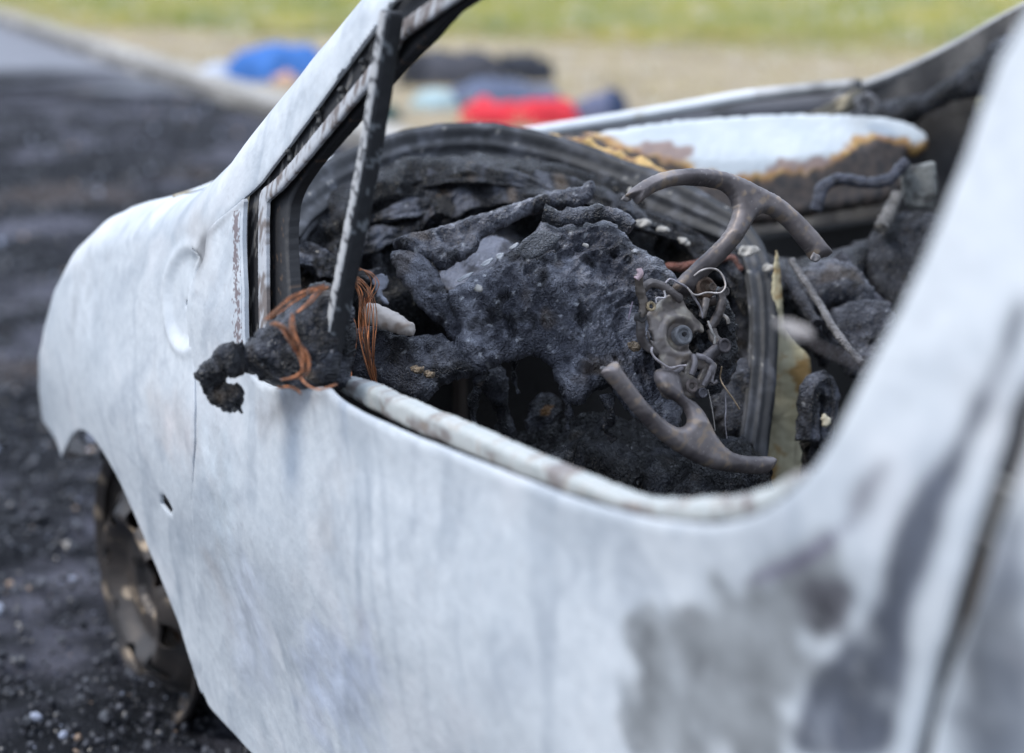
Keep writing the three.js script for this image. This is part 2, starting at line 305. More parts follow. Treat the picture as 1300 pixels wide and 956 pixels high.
// grass and dry stalks (uncountable); the trodden strip along the kerb has dry straw and bare earth, the meadow behind it is green
{
  const blade = [], bi = [], rr = [0.2, 1.3, 2.5, 3.6, 4.7, 5.8];
  rr.forEach((a, k) => { const o = blade.length / 3, c = Math.cos(a), s = Math.sin(a), h = 0.6 + 0.4 * ((k * 37 % 10) / 10), lean = 0.25 + 0.1 * (k % 3); blade.push(-0.035 * s, 0, 0.035 * c, 0.035 * s, 0, -0.035 * c, c * lean * 0.5 + 0.02 * s, h * 0.6, s * lean * 0.5 - 0.02 * c, c * lean * 0.5 - 0.02 * s, h * 0.6, s * lean * 0.5 + 0.02 * c, c * lean, h, s * lean); bi.push(o, o + 1, o + 2, o, o + 2, o + 3, o + 3, o + 2, o + 4); });
  const g = new THREE.BufferGeometry(); g.setAttribute('position', new THREE.Float32BufferAttribute(blade, 3)); g.setIndex(bi); g.computeVertexNormals();
  const N = 62000, m = new THREE.InstancedMesh(g, new THREE.MeshPhysicalMaterial({ roughness: 0.9, side: THREE.DoubleSide, transmission: 0.25, thickness: 0 }), N), mt = new THREE.Matrix4(), q = new THREE.Quaternion(), col = new THREE.Color();
  for (let i = 0; i < N; i++) {
    let s, x, trodden; for (let t = 0; t < 12; t++) { s = 2 + Math.pow(rnd(), 1.3) * 55; x = KX(s) + 0.3 + rnd() * (8 + s * 0.6); trodden = vergeDry(x, s); if (rnd() > trodden * 0.86) break; }
    const h = (0.07 + rnd() * 0.12) * mix(1.5, 0.7, trodden) * 1, w = mix(1, 0.6, trodden) * (0.22 + rnd() * 0.22);
    q.setFromAxisAngle(V(0, 1, 0), rnd() * 6.28); mt.compose(V(x, 0.09, -s), q, V(w, h, w)); m.setMatrixAt(i, mt);
    const n = clamp(0.5 + fbm(x * 0.8, s * 0.8, 9, 3) * 2.2 + (rnd() - 0.5) * 0.5), r = rnd();
    const c = r < 0.07 ? [0.66, 0.63, 0.54] : mix3(mix3([0.13, 0.22, 0.035], [0.56, 0.50, 0.10], n), [0.5, 0.42, 0.25], clamp(trodden * 0.95 + (r > 0.62 ? 0.55 : 0)));
    col.setRGB(c[0], c[1], c[2]); m.setColorAt(i, col);
  }
  const fl = new THREE.InstancedMesh(new THREE.IcosahedronGeometry(1, 1), STD({ roughness: 0.9 }), 1500);
  for (let i = 0; i < 1500; i++) { let fs, fx; for (let t = 0; t < 20; t++) { fs = 8 + rnd() * 26; fx = KX(fs) + 0.5 + rnd() * (8 + fs * 0.6); if (vergeDry(fx, fs) < 0.5 && fbm(fx * 0.7, fs * 0.7, 3, 2) > -0.05) break; } const r = 0.012 + rnd() * 0.022; mt.compose(V(fx, 0.18 + rnd() * 0.16, -fs), q.identity(), V(r, r * 0.6, r)); fl.setMatrixAt(i, mt); col.setRGB(...(rnd() < 0.75 ? [0.75, 0.73, 0.68] : [0.7, 0.55, 0.1])); fl.setColorAt(i, col); }
  shadow(fl); fl.name = 'meadow_flowers'; fl.userData.kind = 'stuff'; tag(fl, 'small white and yellow flower heads dotted over the meadow', 'flowers'); scene.add(fl);
  shadow(m); m.name = 'meadow_grass'; m.userData.kind = 'stuff'; tag(m, 'dry yellow and green meadow grass behind the kerb', 'grass'); scene.add(m);
}
// crumbs of char, glass and gravel on the road (uncountable)
{
  const g = new THREE.IcosahedronGeometry(1, 0), N = 60000, mat = STD({ roughness: 0.35 });
  const m = new THREE.InstancedMesh(g, mat, N), mt = new THREE.Matrix4(), q = new THREE.Quaternion(), col = new THREE.Color();
  for (let i = 0; i < N; i++) {
    const nr = i < 34000, s = nr ? 1.6 + Math.pow(rnd(), 1.4) * 3.6 : -1 + Math.pow(rnd(), 0.8) * 11.5, x = nr ? mix(-0.9, 1.7, rnd()) : mix(-2, KX(s) - 0.1, rnd()), r = 0.0018 + Math.pow(rnd(), 6) * (nr ? 0.0075 : 0.016);
    q.setFromEuler(new THREE.Euler(rnd() * 6, rnd() * 6, rnd() * 6)); mt.compose(V(x, 0.02 + Math.max(0, 0.016 + fbm(x * 3.2, s * 3.2, 2.2, 3) * 0.055), -s), q, V(r * (0.7 + rnd()), r * (0.5 + rnd() * 0.5), r)); m.setMatrixAt(i, mt);
    const k = rnd(), c = k < 0.035 ? [0.34, 0.37, 0.46] : k < 0.05 ? [0.34, 0.24, 0.17] : [0.02 + 0.05 * k, 0.021 + 0.05 * k, 0.025 + 0.058 * k]; col.setRGB(...c); m.setColorAt(i, col);
  }
  shadow(m); m.name = 'charred_grit'; m.userData.kind = 'stuff'; tag(m, 'black charred grit and glass crumbs scattered on the burnt road', 'debris'); scene.add(m);
}
// cast-off clothing and rags on the verge: draped mounds
function garment(name, px, py, outline, h, color, label, cat = 'clothing', z = 0) {
  const Y = 0.10, c = atY(px, py, Y), base = V(c.x, Y - 0.02, c.z);
  const poly = smoothPoly(outline.map(([a, b]) => { // outline in photo pixels; lower points lie on the ground, upper ones at their height
    const p = atY(a, b, Y); return [p.x, -p.z]; }), 4);
  // the far edge of the outline is the top of the mound: the footprint is shallower than the outline laid on the ground
  const e2 = V(c.x - C0.x, 0, c.z - C0.z).normalize(), e1 = V(-e2.z, 0, e2.x), dist = Math.hypot(c.x - C0.x, c.z - C0.z);
  const loc = poly.map(([x, s]) => { const d = V(x - C0.x, 0, -s - C0.z), f = d.dot(e2); return [d.dot(e1) / f * dist, f - dist]; });
  const vmin = Math.min(...loc.map(p => p[1])), vmax = Math.max(...loc.map(p => p[1])), W = Math.max(...loc.map(p => p[0])) - Math.min(...loc.map(p => p[0]));
  h = Math.min(...outline.map(q => q[1])); { const d = ray(outline[0][0], h), k = (dist + 0.12) / Math.hypot(d.x, d.z); h = Math.max(0.08, C0.y + d.y * k - Y); }
  const target = Math.min(vmax - vmin, Math.max(0.3, W * 0.55)), kz = target / (vmax - vmin);
  const L2 = loc.map(([u, v]) => [u, vmin + (v - vmin) * kz]), sp = sdPoly(L2);
  const g = solid({ sdf: (u, v) => sp(u, v) + 0.03 * fbm(u * 7, v * 7, z, 3), bounds: boundsOf(L2, 0.06), step: 0.016,
    pos: (u, v, hh) => V(c.x + e1.x * u + e2.x * v, Y - 0.015 + hh, c.z + e1.z * u + e2.z * v),
    front: (u, v, d) => { const w = fbm(u * 3, v * 3, z + 2, 2) * 0.5; return 0.02 + h * capProfile(d, Math.max(0.12, target * 0.4)) * (0.75 + 0.5 * fbm(u * 4, v * 4, z, 2)) + 0.045 * (ridge(u * 5 + w * 4, v * 7 - w * 3, z, 3) - 0.4) * sstep(0, 0.06, d); },
    back: () => 0, closed: false, color: (u, v, d) => { const n = 1 + 0.5 * fbm(u * 9, v * 9, z, 3), cc = typeof color === 'function' ? color(u, v) : color; return [cc[0] * n, cc[1] * n, cc[2] * n]; } });
  return thing(name, g, M.cloth, base, label, cat);
}
garment('blue_jacket', 345, 98, [[290, 92], [300, 70], [325, 48], [350, 40], [378, 48], [405, 62], [425, 85], [405, 100], [370, 104], [330, 104]], 0.28, [0.05, 0.16, 0.44], 'crumpled bright blue jacket lying on dry grass behind the kerb', 'jacket', 1);
garment('peach_rag', 362, 100, [[345, 100], [350, 88], [362, 82], [376, 92], [374, 103], [358, 106]], 0.2, [0.62, 0.36, 0.26], 'small peach-coloured rag tucked in front of the blue jacket', 'rag', 2);
garment('pale_rag', 275, 95, [[252, 88], [262, 76], [280, 72], [296, 84], [292, 98], [268, 98]], 0.12, [0.42, 0.46, 0.55], 'pale grey-blue rag lying beside the blue jacket', 'rag', 3);
garment('black_coat', 560, 105, [[505, 100], [515, 75], [535, 55], [575, 52], [610, 66], [640, 78], [635, 100], [580, 108], [530, 110]], 0.32, (u) => u < -0.12 ? [0.025, 0.026, 0.032] : [0.055, 0.055, 0.065], 'black coat heaped on the dry verge beyond the grey trousers', 'coat', 4);
garment('dark_bag', 665, 100, [[628, 98], [632, 70], [645, 52], [675, 50], [692, 66], [705, 88], [690, 102], [655, 104]], 0.36, [0.032, 0.035, 0.045], 'bulky dark bag standing beyond the grey trousers', 'bag', 5);
garment('grey_trousers', 630, 130, [[565, 122], [575, 102], [605, 92], [650, 92], [690, 100], [712, 112], [700, 126], [650, 134], [590, 136]], 0.2, [0.10, 0.12, 0.18], 'slate grey trousers folded behind the red jacket', 'trousers', 6);
garment('teal_bag', 550, 134, [[522, 130], [530, 114], [550, 106], [576, 112], [580, 128], [555, 138], [535, 138]], 0.12, [0.34, 0.44, 0.45], 'pale teal plastic bag beside the red jacket', 'bag', 7);
garment('red_jacket', 655, 152, [[582, 148], [592, 126], [612, 112], [640, 122], [670, 130], [700, 122], [722, 110], [736, 124], [730, 148], [690, 158], [630, 158]], 0.2, [0.62, 0.03, 0.045], 'bright red jacket lying flat on the dry verge', 'jacket', 8);
garment('navy_sweater', 760, 148, [[724, 150], [730, 126], [750, 112], [775, 100], [795, 110], [797, 132], [780, 148], [750, 156]], 0.22, (u) => u > 0.06 ? [0.025, 0.04, 0.085] : [0.12, 0.13, 0.2], 'navy and grey sweater at the end of the red jacket', 'sweater', 9);
garment('green_bottle_crate', 490, 150, [[474, 150], [476, 132], [492, 126], [508, 134], [508, 150], [490, 154]], 0.14, [0.03, 0.06, 0.055], 'small dark green bundle on bare earth beside the kerb', 'bundle', 10);

// =================================================================== CAR BODY
const SY = a => a.map(q => q.length === 3 ? [q[0], q[1]] : onSide(q[0], q[1]));   // three entries = already (s, y)
// ash-white burnt skin: milky with grey washes, rust specks and the soot patches the photograph shows
const sootList = [];
function soot(px, col, amt, soft = 0.02, wob = 0.03) { const p = smoothPoly(px.map(q => onSide(q[0], q[1])), 3); sootList.push({ sd: sdPoly(p), col, amt, soft, wob, b: boundsOf(p, soft + wob + 0.02) }); }
soot([[1300, 380], [1282, 425], [1252, 490], [1237, 530], [1217, 565], [1192, 596], [1151, 644], [1144, 667], [1131, 717], [1114, 761], [1087, 794], [1050, 828], [1020, 870], [1000, 960], [1120, 960], [1140, 880], [1154, 807], [1168, 761], [1188, 707], [1207, 651], [1227, 600], [1245, 550], [1267, 500], [1310, 400]], [0.055, 0.062, 0.082], 0.96, 0.005, 0.006);
soot([[800, 795], [850, 768], [930, 748], [1000, 722], [1045, 692], [1065, 690], [1085, 730], [1075, 780], [1040, 820], [1000, 865], [985, 960], [790, 960]], [0.17, 0.178, 0.182], 0.88, 0.012, 0.03);
soot([[1010, 750], [1050, 735], [1082, 738], [1080, 775], [1060, 805], [1030, 808], [1012, 790]], [0.085, 0.082, 0.095], 0.9, 0.005, 0.008);
soot([[930, 742], [1000, 715], [1060, 680], [1090, 655], [1085, 668], [1040, 702], [990, 728]], [0.10, 0.085, 0.14], 0.85, 0.003, 0.004);
soot([[1100, 600], [1125, 580], [1140, 585], [1120, 625], [1095, 650], [1085, 640]], [0.2, 0.2, 0.22], 0.8, 0.005, 0.008);
soot([[1225, 780], [1300, 640], [1320, 960], [1215, 960]], [0.07, 0.08, 0.10], 0.9, 0.012, 0.012);
soot([[251, 300], [262, 292], [267, 305], [262, 335], [250, 345], [245, 330]], [0.12, 0.12, 0.125], 0.75, 0.008, 0.008);
soot([[268, 290], [330, 236], [360, 200], [365, 206], [335, 242], [272, 297]], [0.24, 0.24, 0.25], 0.6, 0.004, 0.004);
soot([[195, 520], [220, 505], [240, 540], [245, 580], [215, 570]], [0.40, 0.33, 0.30], 0.35, 0.04, 0.03);
soot([[350, 500], [400, 492], [420, 500], [380, 520], [345, 545], [325, 530]], [0.22, 0.20, 0.20], 0.6, 0.02, 0.02);
soot([[250, 530], [275, 560], [290, 640], [300, 720], [280, 720], [262, 640], [250, 590]], [0.42, 0.47, 0.50], 0.5, 0.03, 0.03);
soot([[300, 690], [330, 760], [340, 860], [310, 866], [290, 780]], [0.40, 0.43, 0.50], 0.5, 0.04, 0.04);
soot([[380, 820], [440, 800], [480, 850], [460, 930], [390, 930]], [0.40, 0.44, 0.54], 0.5, 0.03, 0.05);
soot([[90, 330], [110, 310], [120, 380], [110, 430], [85, 430], [80, 380]], [0.46, 0.48, 0.50], 0.4, 0.03, 0.03);
const WIN = SY([[313, 445], [311, 350], [312, 258], [322, 224], [345, 203], [409, 125], [450, 74], [481, 32], [503, 2], [0.72, 1.33, 1], [0.43, 1.335, 1], [1296, 30], [1262, 95], [1225, 205], [1190, 296], [1148, 385], [1100, 478], [1062, 553], [1032, 598], [1000, 630], [960, 654], [900, 668], [850, 664], [800, 656], [722, 634], [660, 611], [597, 586], [500, 545], [445, 517], [424, 502], [408, 492], [340, 492], [315, 472]]);
const winSd = sdPoly(smoothPoly(WIN, 3));
function bodyCol(s, y, d, h, inside) {
  if (inside) { const q = clamp(0.5 + fbm(s * 12, y * 12, 3, 4)); return mix3([0.05, 0.046, 0.045], [0.12, 0.10, 0.09], q); }  // burnt, unpainted inner face
  const n = fbm(s * 3.1, y * 3.1, 0.7, 5), w = fbm(s * 2, y * 2, 5.5, 3), st = fbm(s * 26 + w * 9, y * 4 + w * 6, 2.2, 3), dg = fbm((s + y * 0.8) * 9 + w * 5, (y - s * 0.5) * 3, 7.7, 3), fine = noise(s * 210, y * 210, 3);
  let c = mix3([0.45, 0.485, 0.515], [0.55, 0.575, 0.595], clamp(0.55 + n * 1.5));
  c = mix3(c, [0.31, 0.345, 0.385], sstep(0.04, 0.36, st) * 0.42 + sstep(0.06, 0.33, dg) * 0.45);
  { const w2 = fbm(s * 6, y * 6, 31, 3) * 0.3, wash = fbm(s * 9 + w2 * 8, y * 9 - w2 * 8, 17, 5), hair = ridge((s + y * 0.35) * 30 + w2 * 10, y * 6 + w2 * 10, 21, 2); c = mix3(c, [0.30, 0.33, 0.37], sstep(0.06, 0.30, wash) * 0.42); c = mix3(c, [0.27, 0.28, 0.31], sstep(0.66, 0.78, hair) * sstep(-0.05, 0.2, n) * 0.35); const f2 = fbm(s * 70, y * 70, 5, 3); c = [c[0] * (1 + f2 * 0.22), c[1] * (1 + f2 * 0.2), c[2] * (1 + f2 * 0.18)]; }
  c = mix3(c, [0.60, 0.61, 0.625], sstep(0.14, 0.32, fbm(s * 7, y * 7, 9.1, 4)) * 0.5);
  c = mix3(c, [0.38, 0.335, 0.305], sstep(0.16, 0.4, fbm(s * 5, y * 5, 12.3, 4)) * 0.35);
  for (const q of sootList) if (s > q.b[0] && s < q.b[2] && y > q.b[1] && y < q.b[3]) { const d = q.sd(s, y) + q.wob * fbm(s * 22, y * 22, 3.1, 4) * 1.6; const mo = 1 + 1.3 * fbm(s * 26, y * 26, 14, 4) + 0.5 * fbm(s * 8, y * 8, 4, 2); c = mix3(c, [q.col[0] * mo, q.col[1] * mo, q.col[2] * mo], q.amt * (1 - sstep(-q.soft, q.soft, d)) * clamp(1.02 + 0.9 * fbm(s * 34, y * 34, 1, 3))); }
  // rusty speckle on the metal round the window aperture
  if (fine > 0.5) c = mix3(c, [0.35, 0.34, 0.35], 0.25);
  return c;
}
const bodyPos = off => (s, y, h) => V(side(s, y) + off + h, y, -s);
function panel(o) { // sheet metal: rolled edge, thickness
  const { outline, holes = [], step = 0.005, off = 0, thick = 0.004, roll = 0.005, color = bodyCol, dent, bigRoll, bigR = 0.05, smooth = 4, rag = 0, clip } = o;
  const poly = smooth > 1 ? smoothPoly(outline, smooth) : outline, sp = sdPoly(poly), hs = holes;
  const sdf = (u, v) => { let d = sp(u, v); for (const h of hs) d = Math.max(d, -h(u, v)); if (clip) d = Math.max(d, clip(u, v)); if (rag) d += rag * fbm(u * 120, v * 120, 2, 3); return d; };
  const br = bigRoll && dLine(bigRoll);
  const hh = (u, v, d) => { let h = d < roll ? roll - Math.sqrt(Math.max(0, roll * roll - (roll - d) ** 2)) : 0; h *= 0.8; if (br) { const q = br(u, v); if (q < bigR) h += bigR - Math.sqrt(Math.max(0, bigR * bigR - (bigR - q) ** 2)); } if (dent) h += dent(u, v); return h; };
  return solid({ sdf, bounds: boundsOf(poly), step, pos: bodyPos(off), front: hh, back: (u, v, d) => hh(u, v, d) + thick, closed: false, color });
}
const holeOf = (px, n = 1) => sdPoly(n > 1 ? smoothPoly(SY(px), n) : SY(px));
const oval = (cx, cy, rx, ry, n = 14) => Array.from({ length: n }, (_, i) => [cx + rx * Math.cos(i / n * 6.283), cy + ry * Math.sin(i / n * 6.283)]);

// ---- front fender
const FEND_FRONT = SY([[70, 585], [54, 562], [42, 525], [37, 470], [42, 410], [57, 348], [80, 303], [109, 274], [155, 256], [192, 250], [222, 240], [248, 216], [274, 190], [320, 126], [370, 60], [424, -6], [452, -42], [0.83, 1.325, 1], [0.74, 1.365, 1]]);
{
  const ovalC = onSide(231, 380), scr = onSide(245, 350);
  const dent = (s, y) => { const a = Math.hypot((s - ovalC[0]) / 0.062, (y - ovalC[1]) / 0.058); const b = Math.hypot((s - scr[0]) / 0.02, (y - scr[1]) / 0.018);
    return 0.005 * (1 - sstep(0.8, 1.05, a)) - 0.0022 * Math.exp(-Math.pow((a - 1.1) / 0.1, 2)) + 0.006 * Math.cos(Math.min(b, 1.6) * 5) * (b < 1.6 ? 1 : 0) * 0.5 + 0.006 * fbm(s * 5, y * 5, 2.2, 3); };
  part('front_fender', panel({ outline: [...FEND_FRONT, ...SY([[0.715, 1.37, 1], [517, -22], [497, -3], [463, 47], [431, 91], [395, 141], [359, 189], [326, 233], [298, 260], [271, 289], [266, 326], [252, 354], [244, 387], [241.5, 440], [243.5, 560], [246.5, 700], [251, 800], [254, 874], [250, 874], [232, 815], [205, 742], [180, 682], [150, 618], [128, 577], [112, 555], [98, 547], [88, 553], [80, 568], [74, 582]])], smooth: 3, step: 0.004, off: 0.0035,
    bigRoll: FEND_FRONT, bigR: 0.06, roll: 0.0018,
    holes: [holeOf([[199, 628], [206, 630], [216, 645], [215, 655], [208, 651], [199, 640]]), holeOf(oval(228, 387, 2.6, 5.2), 1), holeOf(oval(257, 341, 2, 3.4)), holeOf(oval(259, 355, 1.6, 3)), holeOf(oval(255, 403, 1.4, 4)), holeOf([[239, 315], [243, 315], [247, 326], [244, 327]])], dent }), M.ash, car, 'ash-white front fender running up into the windscreen pillar, with a hexagonal lamp hole');
}
// ---- wheel house, sill, engine bay walls
part('wheel_arch_liner', tint(new THREE.CylinderGeometry(0.29, 0.29, 0.34, 40, 4, true, -0.35, 1.75).rotateZ(Math.PI / 2).translate(0.30, 0.185, -1.945), plain([0.17, 0.135, 0.115], 0.6, 20)), M.soot);
part('inner_wing', tint(new THREE.BoxGeometry(0.012, 0.5, 0.5, 2, 8, 8).translate(0.46, 0.42, -1.95), plain([0.18, 0.15, 0.13], 0.6, 20)), M.soot);
function box(x0, x1, y0, y1, s0, s1, c, n = 8) { const g = new THREE.BoxGeometry(x1 - x0, y1 - y0, s1 - s0, n, n, n); g.translate((x0 + x1) / 2, (y0 + y1) / 2, -(s0 + s1) / 2); return tint(g, c); }
const BK = plain([0.028, 0.027, 0.027], 0.5, 9), SOOTC = plain([0.035, 0.035, 0.038], 0.5, 12);
part('floor_pan', box(0.08, 1.52, 0.09, 0.13, -1.2, 1.72, BK), M.soot);
part('firewall', box(0.12, 1.48, 0.12, 0.70, 1.72, 1.76, BK), M.soot);
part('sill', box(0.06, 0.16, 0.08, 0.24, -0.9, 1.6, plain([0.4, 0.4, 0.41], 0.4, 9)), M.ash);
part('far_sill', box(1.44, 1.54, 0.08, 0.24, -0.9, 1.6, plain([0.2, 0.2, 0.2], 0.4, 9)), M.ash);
part('engine_block', rod([V(0.45, 0.34, -2.05), V(0.7, 0.36, -2.06), V(1.1, 0.33, -2.04)], t => 0.16 + 0.03 * Math.sin(t * 17), { seg: 40, ring: 20, rough: 0.2, roughF: 14, color: CH3(0.6, 3) }), M.soot);
part('front_crossmember', rod([V(0.12, 0.36, -2.2), V(0.3, 0.37, -2.42), V(0.8, 0.37, -2.48), V(1.3, 0.37, -2.42), V(1.48, 0.36, -2.2)], 0.055, { seg: 30, ring: 8, color: CH3(0.9, 4) }), M.soot);

// ---- front door
const GAP = [[268, 289], [262, 326], [248.3, 353], [240, 386], [237.8, 440], [239.8, 560], [242.8, 700], [247.8, 800], [252, 872]];
const doorDent = (s, y) => { const b = mix(0.72, 0.80, clamp((1.4 - s) / 0.9)); return 0.005 * Math.sin(clamp((b - y) / 0.05, -1, 1) * 1.57) * 0.8 + 0.006 * fbm(s * 4, y * 4, 2.2, 3) + 0.0018 * fbm(s * 16, y * 16, 4, 3); };
const doorOutline = SY([...GAP, [1.635, 0.208, 1], [1.60, 0.2, 1], [1.3, 0.2, 1], [0.9, 0.2, 1], [0.55, 0.21, 1], [0.505, 0.3, 1], [0.49, 0.5, 1], [1172, 885], [1194, 820], [1222, 735], [1250, 645], [1278, 560], [1300, 495], [0.40, 1.05, 1], [0.375, 1.2, 1], [0.36, 1.345, 1], [0.40, 1.385, 1], [0.55, 1.39, 1], [0.70, 1.38, 1], [520, -22], [500, -2], [466, 48], [434, 92], [398, 142], [362, 190], [328, 235], [300, 262]]);
const door = part('front_door', panel({ outline: doorOutline, smooth: 3, step: 0.0045, roll: 0.0025, thick: 0.005, holes: [winSd],
  dent: doorDent }), M.ash, car, 'ash-white front door with soot patches at its rear edge and no glass');
{
  const region = sdPoly(SY([[285, 462], [285, 160], [480, -60], [0.86, 1.37, 1], [0.5, 1.37, 1], [0.5, 1.27, 1], [0.72, 1.22, 1], [560, 160], [440, 300], [405, 470]]));
  const bandPanel = (name, a, b, off, col, mat, thick, label, rag = 0) => part(name, panel({ outline: SY([[285, 470], [285, 150], [470, -80], [0.86, 1.38, 1], [0.48, 1.38, 1], [0.48, 1.25, 1], [0.72, 1.2, 1], [560, 180], [450, 320], [410, 475]]), smooth: 1, step: 0.003, off, thick, roll: 0.003, rag, clip: (u, v) => { const d = winSd(u, v); return Math.max(d + a, -(d + b), region(u, v)); }, color: col }), mat, door, label);
  bandPanel('window_channel', -0.02, 0.022, 0.012, (s, y) => { const n = fbm(s * 90, y * 26, 3, 3); return n > 0.14 ? [0.11, 0.105, 0.1] : [0.012, 0.012, 0.014]; }, M.rubber, 0.004, 'black burnt-out window channel');
  bandPanel('window_flange', 0.018, 0.036, 0.006, (s, y) => { const n = fbm(s * 130, y * 40, 6, 3), m = fbm(s * 18, y * 18, 9, 3); return mix3([0.40, 0.41, 0.43], [0.15, 0.125, 0.115], sstep(-0.08, 0.16, n + m * 0.8)); }, M.ash, 0.004, 'rust-speckled flange inside the window channel', 0.0008);
  const open = sdPoly(smoothPoly([[372, 520], [368, 400], [364, 330], [364, 288], [370, 250], [394, 212], [432, 168], [484, 108], [540, 50], [612, -12], [0.74, 1.255, 1], [0.66, 1.285, 1], [0.45, 1.29, 1], [900, 520]].map(q => q.length === 3 ? [q[0], q[1]] : onSide(q[0], q[1], 0.02)), 3));
  part('inner_frame', panel({ outline: SY([[285, 500], [285, 150], [470, -80], [0.86, 1.38, 1], [0.5, 1.38, 1], [0.5, 1.25, 1], [0.72, 1.2, 1], [560, 180], [450, 320], [410, 505]]), smooth: 1, step: 0.003, off: 0.02, thick: 0.012, roll: 0.004, rag: 0.0012, clip: (u, v) => Math.max(winSd(u, v) + 0.014, -open(u, v)), color: (q, y) => { const n = fbm(q * 120, y * 120, 6, 3); return n > 0.26 ? [0.07, 0.045, 0.03] : [0.012, 0.012, 0.014]; } }), M.rubber, door, 'black inner window frame');
}
part('window_edge_seam', panel({ outline: SY([[286, 452], [285, 282], [300, 268], [318, 262], [318, 452]]), smooth: 1, step: 0.0016, off: -0.0009, thick: 0.0006, roll: 0.0006, dent: doorDent, clip: (u, v) => { const d = winSd(u, v); return Math.max(0.003 - d, d - 0.03); },
  color: (s, y) => { const d = winSd(s, y), c = bodyCol(s, y), k = noise(s * 330, y * 330, 1.5) * 0.8 + noise(s * 120, y * 120, 8) * 0.6 + noise(s * 35, y * 35, 3) * 0.5; return mix3(c, [0.13, 0.088, 0.09], sstep(0.02, 0.2, k + 0.42 - Math.abs(d - 0.012) / 0.013) * 0.85); } }), M.ash, door, 'rust-speckled seam beside the window channel');
// clips on the flange
for (const [a, b] of [[367, 196], [404, 148], [434, 118], [461, 82]]) { const q = onSide(a, b, 0.008), p = V(side(...q) + 0.010, q[1], -q[0]); part('clip', rod([p.clone().add(V(-0.004, 0.005, 0)), p, p.clone().add(V(-0.004, -0.008, 0.006))], 0.004, { seg: 6, ring: 6, color: () => [0.02, 0.02, 0.02] }), M.rubber, door); }
// inner lip of the window sill: loose pale strip with brown burns
{
  const o = 0.05, pts = [[425, 486], [434, 481], [471, 494], [503, 509], [560, 533], [597, 549], [660, 577], [722, 604], [780, 627], [810, 636], [870, 637], [930, 632], [975, 618], [1000, 602], [1012, 612], [992, 640], [940, 664], [860, 668], [800, 656], [722, 631], [660, 607], [597, 581], [500, 538], [428, 498]];
  const out = pts.map(q => onSide(q[0], q[1], o));
  part('window_sill_strip', panel({ outline: out, smooth: 4, off: o, step: 0.003, thick: 0.012, roll: 0.006, rag: 0.002, dent: (s, y) => 0.004 * fbm(s * 30, y * 30, 4, 2),
    color: (s, y) => { const n = fbm(s * 22, y * 55, 2.7, 5), m = fbm(s * 90, y * 90, 1, 3); let c = mix3([0.40, 0.435, 0.43], [0.52, 0.535, 0.53], clamp(0.5 + m)); c = mix3(c, [0.17, 0.135, 0.13], sstep(0.02, 0.3, n + m * 0.3) * 0.8); return mix3(c, [0.3, 0.25, 0.2], sstep(0.1, 0.3, m) * 0.5); } }), M.ash, door, 'pale window sill strip with brown burn marks');
}
// division bar of the quarter light
{
  const A = atX(496, 30, 0.075), B = atX(412, 492, 0.02), dir = B.clone().sub(A);
  const barPts = [A.clone().addScaledVector(dir, -0.03), A.clone().addScaledVector(dir, 0.33).add(V(0.004, 0, 0)), A.clone().addScaledVector(dir, 0.7).add(V(0.002, 0, 0)), B.clone().addScaledVector(dir, 0.05)];
  const sq = a => 1 / Math.pow(Math.pow(Math.abs(Math.cos(a)), 6) + Math.pow(Math.abs(Math.sin(a)), 6), 1 / 6);
  const bar = part('division_bar', rod(barPts, 0.0075, { seg: 120, ring: 24, flatN: V(1, 0, 0), flat: 1.3, prof: sq, rough: 0.05, roughF: 60, color: (t, a, x, y, z) => { const n = noise(x * 190, y * 190, z * 190) * 0.6 + fbm(x * 37, y * 37, z * 37, 3); return n > 0.33 ? [0.12, 0.13, 0.14] : [0.013, 0.014, 0.017]; } }), M.rubber, door, 'sooty black division bar of the quarter light');
  const off = V(-0.0102, 0, 0.0);
  part('bar_edge', rod(barPts.map(p => p.clone().add(off)), 0.0062, { seg: 160, ring: 10, flatN: V(1, 0, 0), flat: 0.35, rough: 0.22, roughF: 90, color: (t, a, x, y, z) => { const n = fbm(x * 120, y * 120, z * 120, 3); return n > 0.12 ? [0.05, 0.05, 0.055] : [0.40, 0.40, 0.40]; } }), M.ash, bar, 'pale flaking outer edge of the bar');
}
// ---- rear side panel behind the door gap, sharing its soot
{
  const edge = SY([[1190, 885], [1212, 822], [1241, 736], [1269, 646], [1297, 561], [1319, 496]]);
  part('rear_side_panel', panel({ outline: [[0.535, 0.21], [0.495, 0.3], [0.48, 0.5], ...edge, [0.39, 1.05], [0.362, 1.2], [0.345, 1.37], [0.1, 1.39], [-0.5, 1.36], [-0.95, 1.2], [-1.15, 0.95], [-1.25, 0.8], [-1.3, 0.4], [-1.05, 0.25], [-0.98, 0.42], [-0.8, 0.5], [-0.62, 0.42], [-0.55, 0.22], [0, 0.21]].map(q => [q[0], q[1]]), smooth: 2, step: 0.008, roll: 0.008, thick: 0.006, holes: [sdPoly(smoothPoly([[0.22, 1.3], [0.24, 0.92], [-0.4, 0.95], [-0.85, 1.05], [-0.5, 1.29]], 3))] }), M.ash, car, 'sooty white rear side panel behind the door gap');
  part('door_gap_post', rod([V(0.05, 0.2, -0.51), V(0.03, 0.5, -0.475), V(0.045, 0.85, -0.445), V(0.09, 1.05, -0.39), V(0.17, 1.35, -0.35)], 0.022, { seg: 60, ring: 8, color: (t, a, x, y, z) => fbm(y * 14, x * 14, 3, 3) > 0.12 ? [0.20, 0.12, 0.05] : [0.012, 0.011, 0.011] }), M.soot, car, 'rusty door post seen in the gap');
}
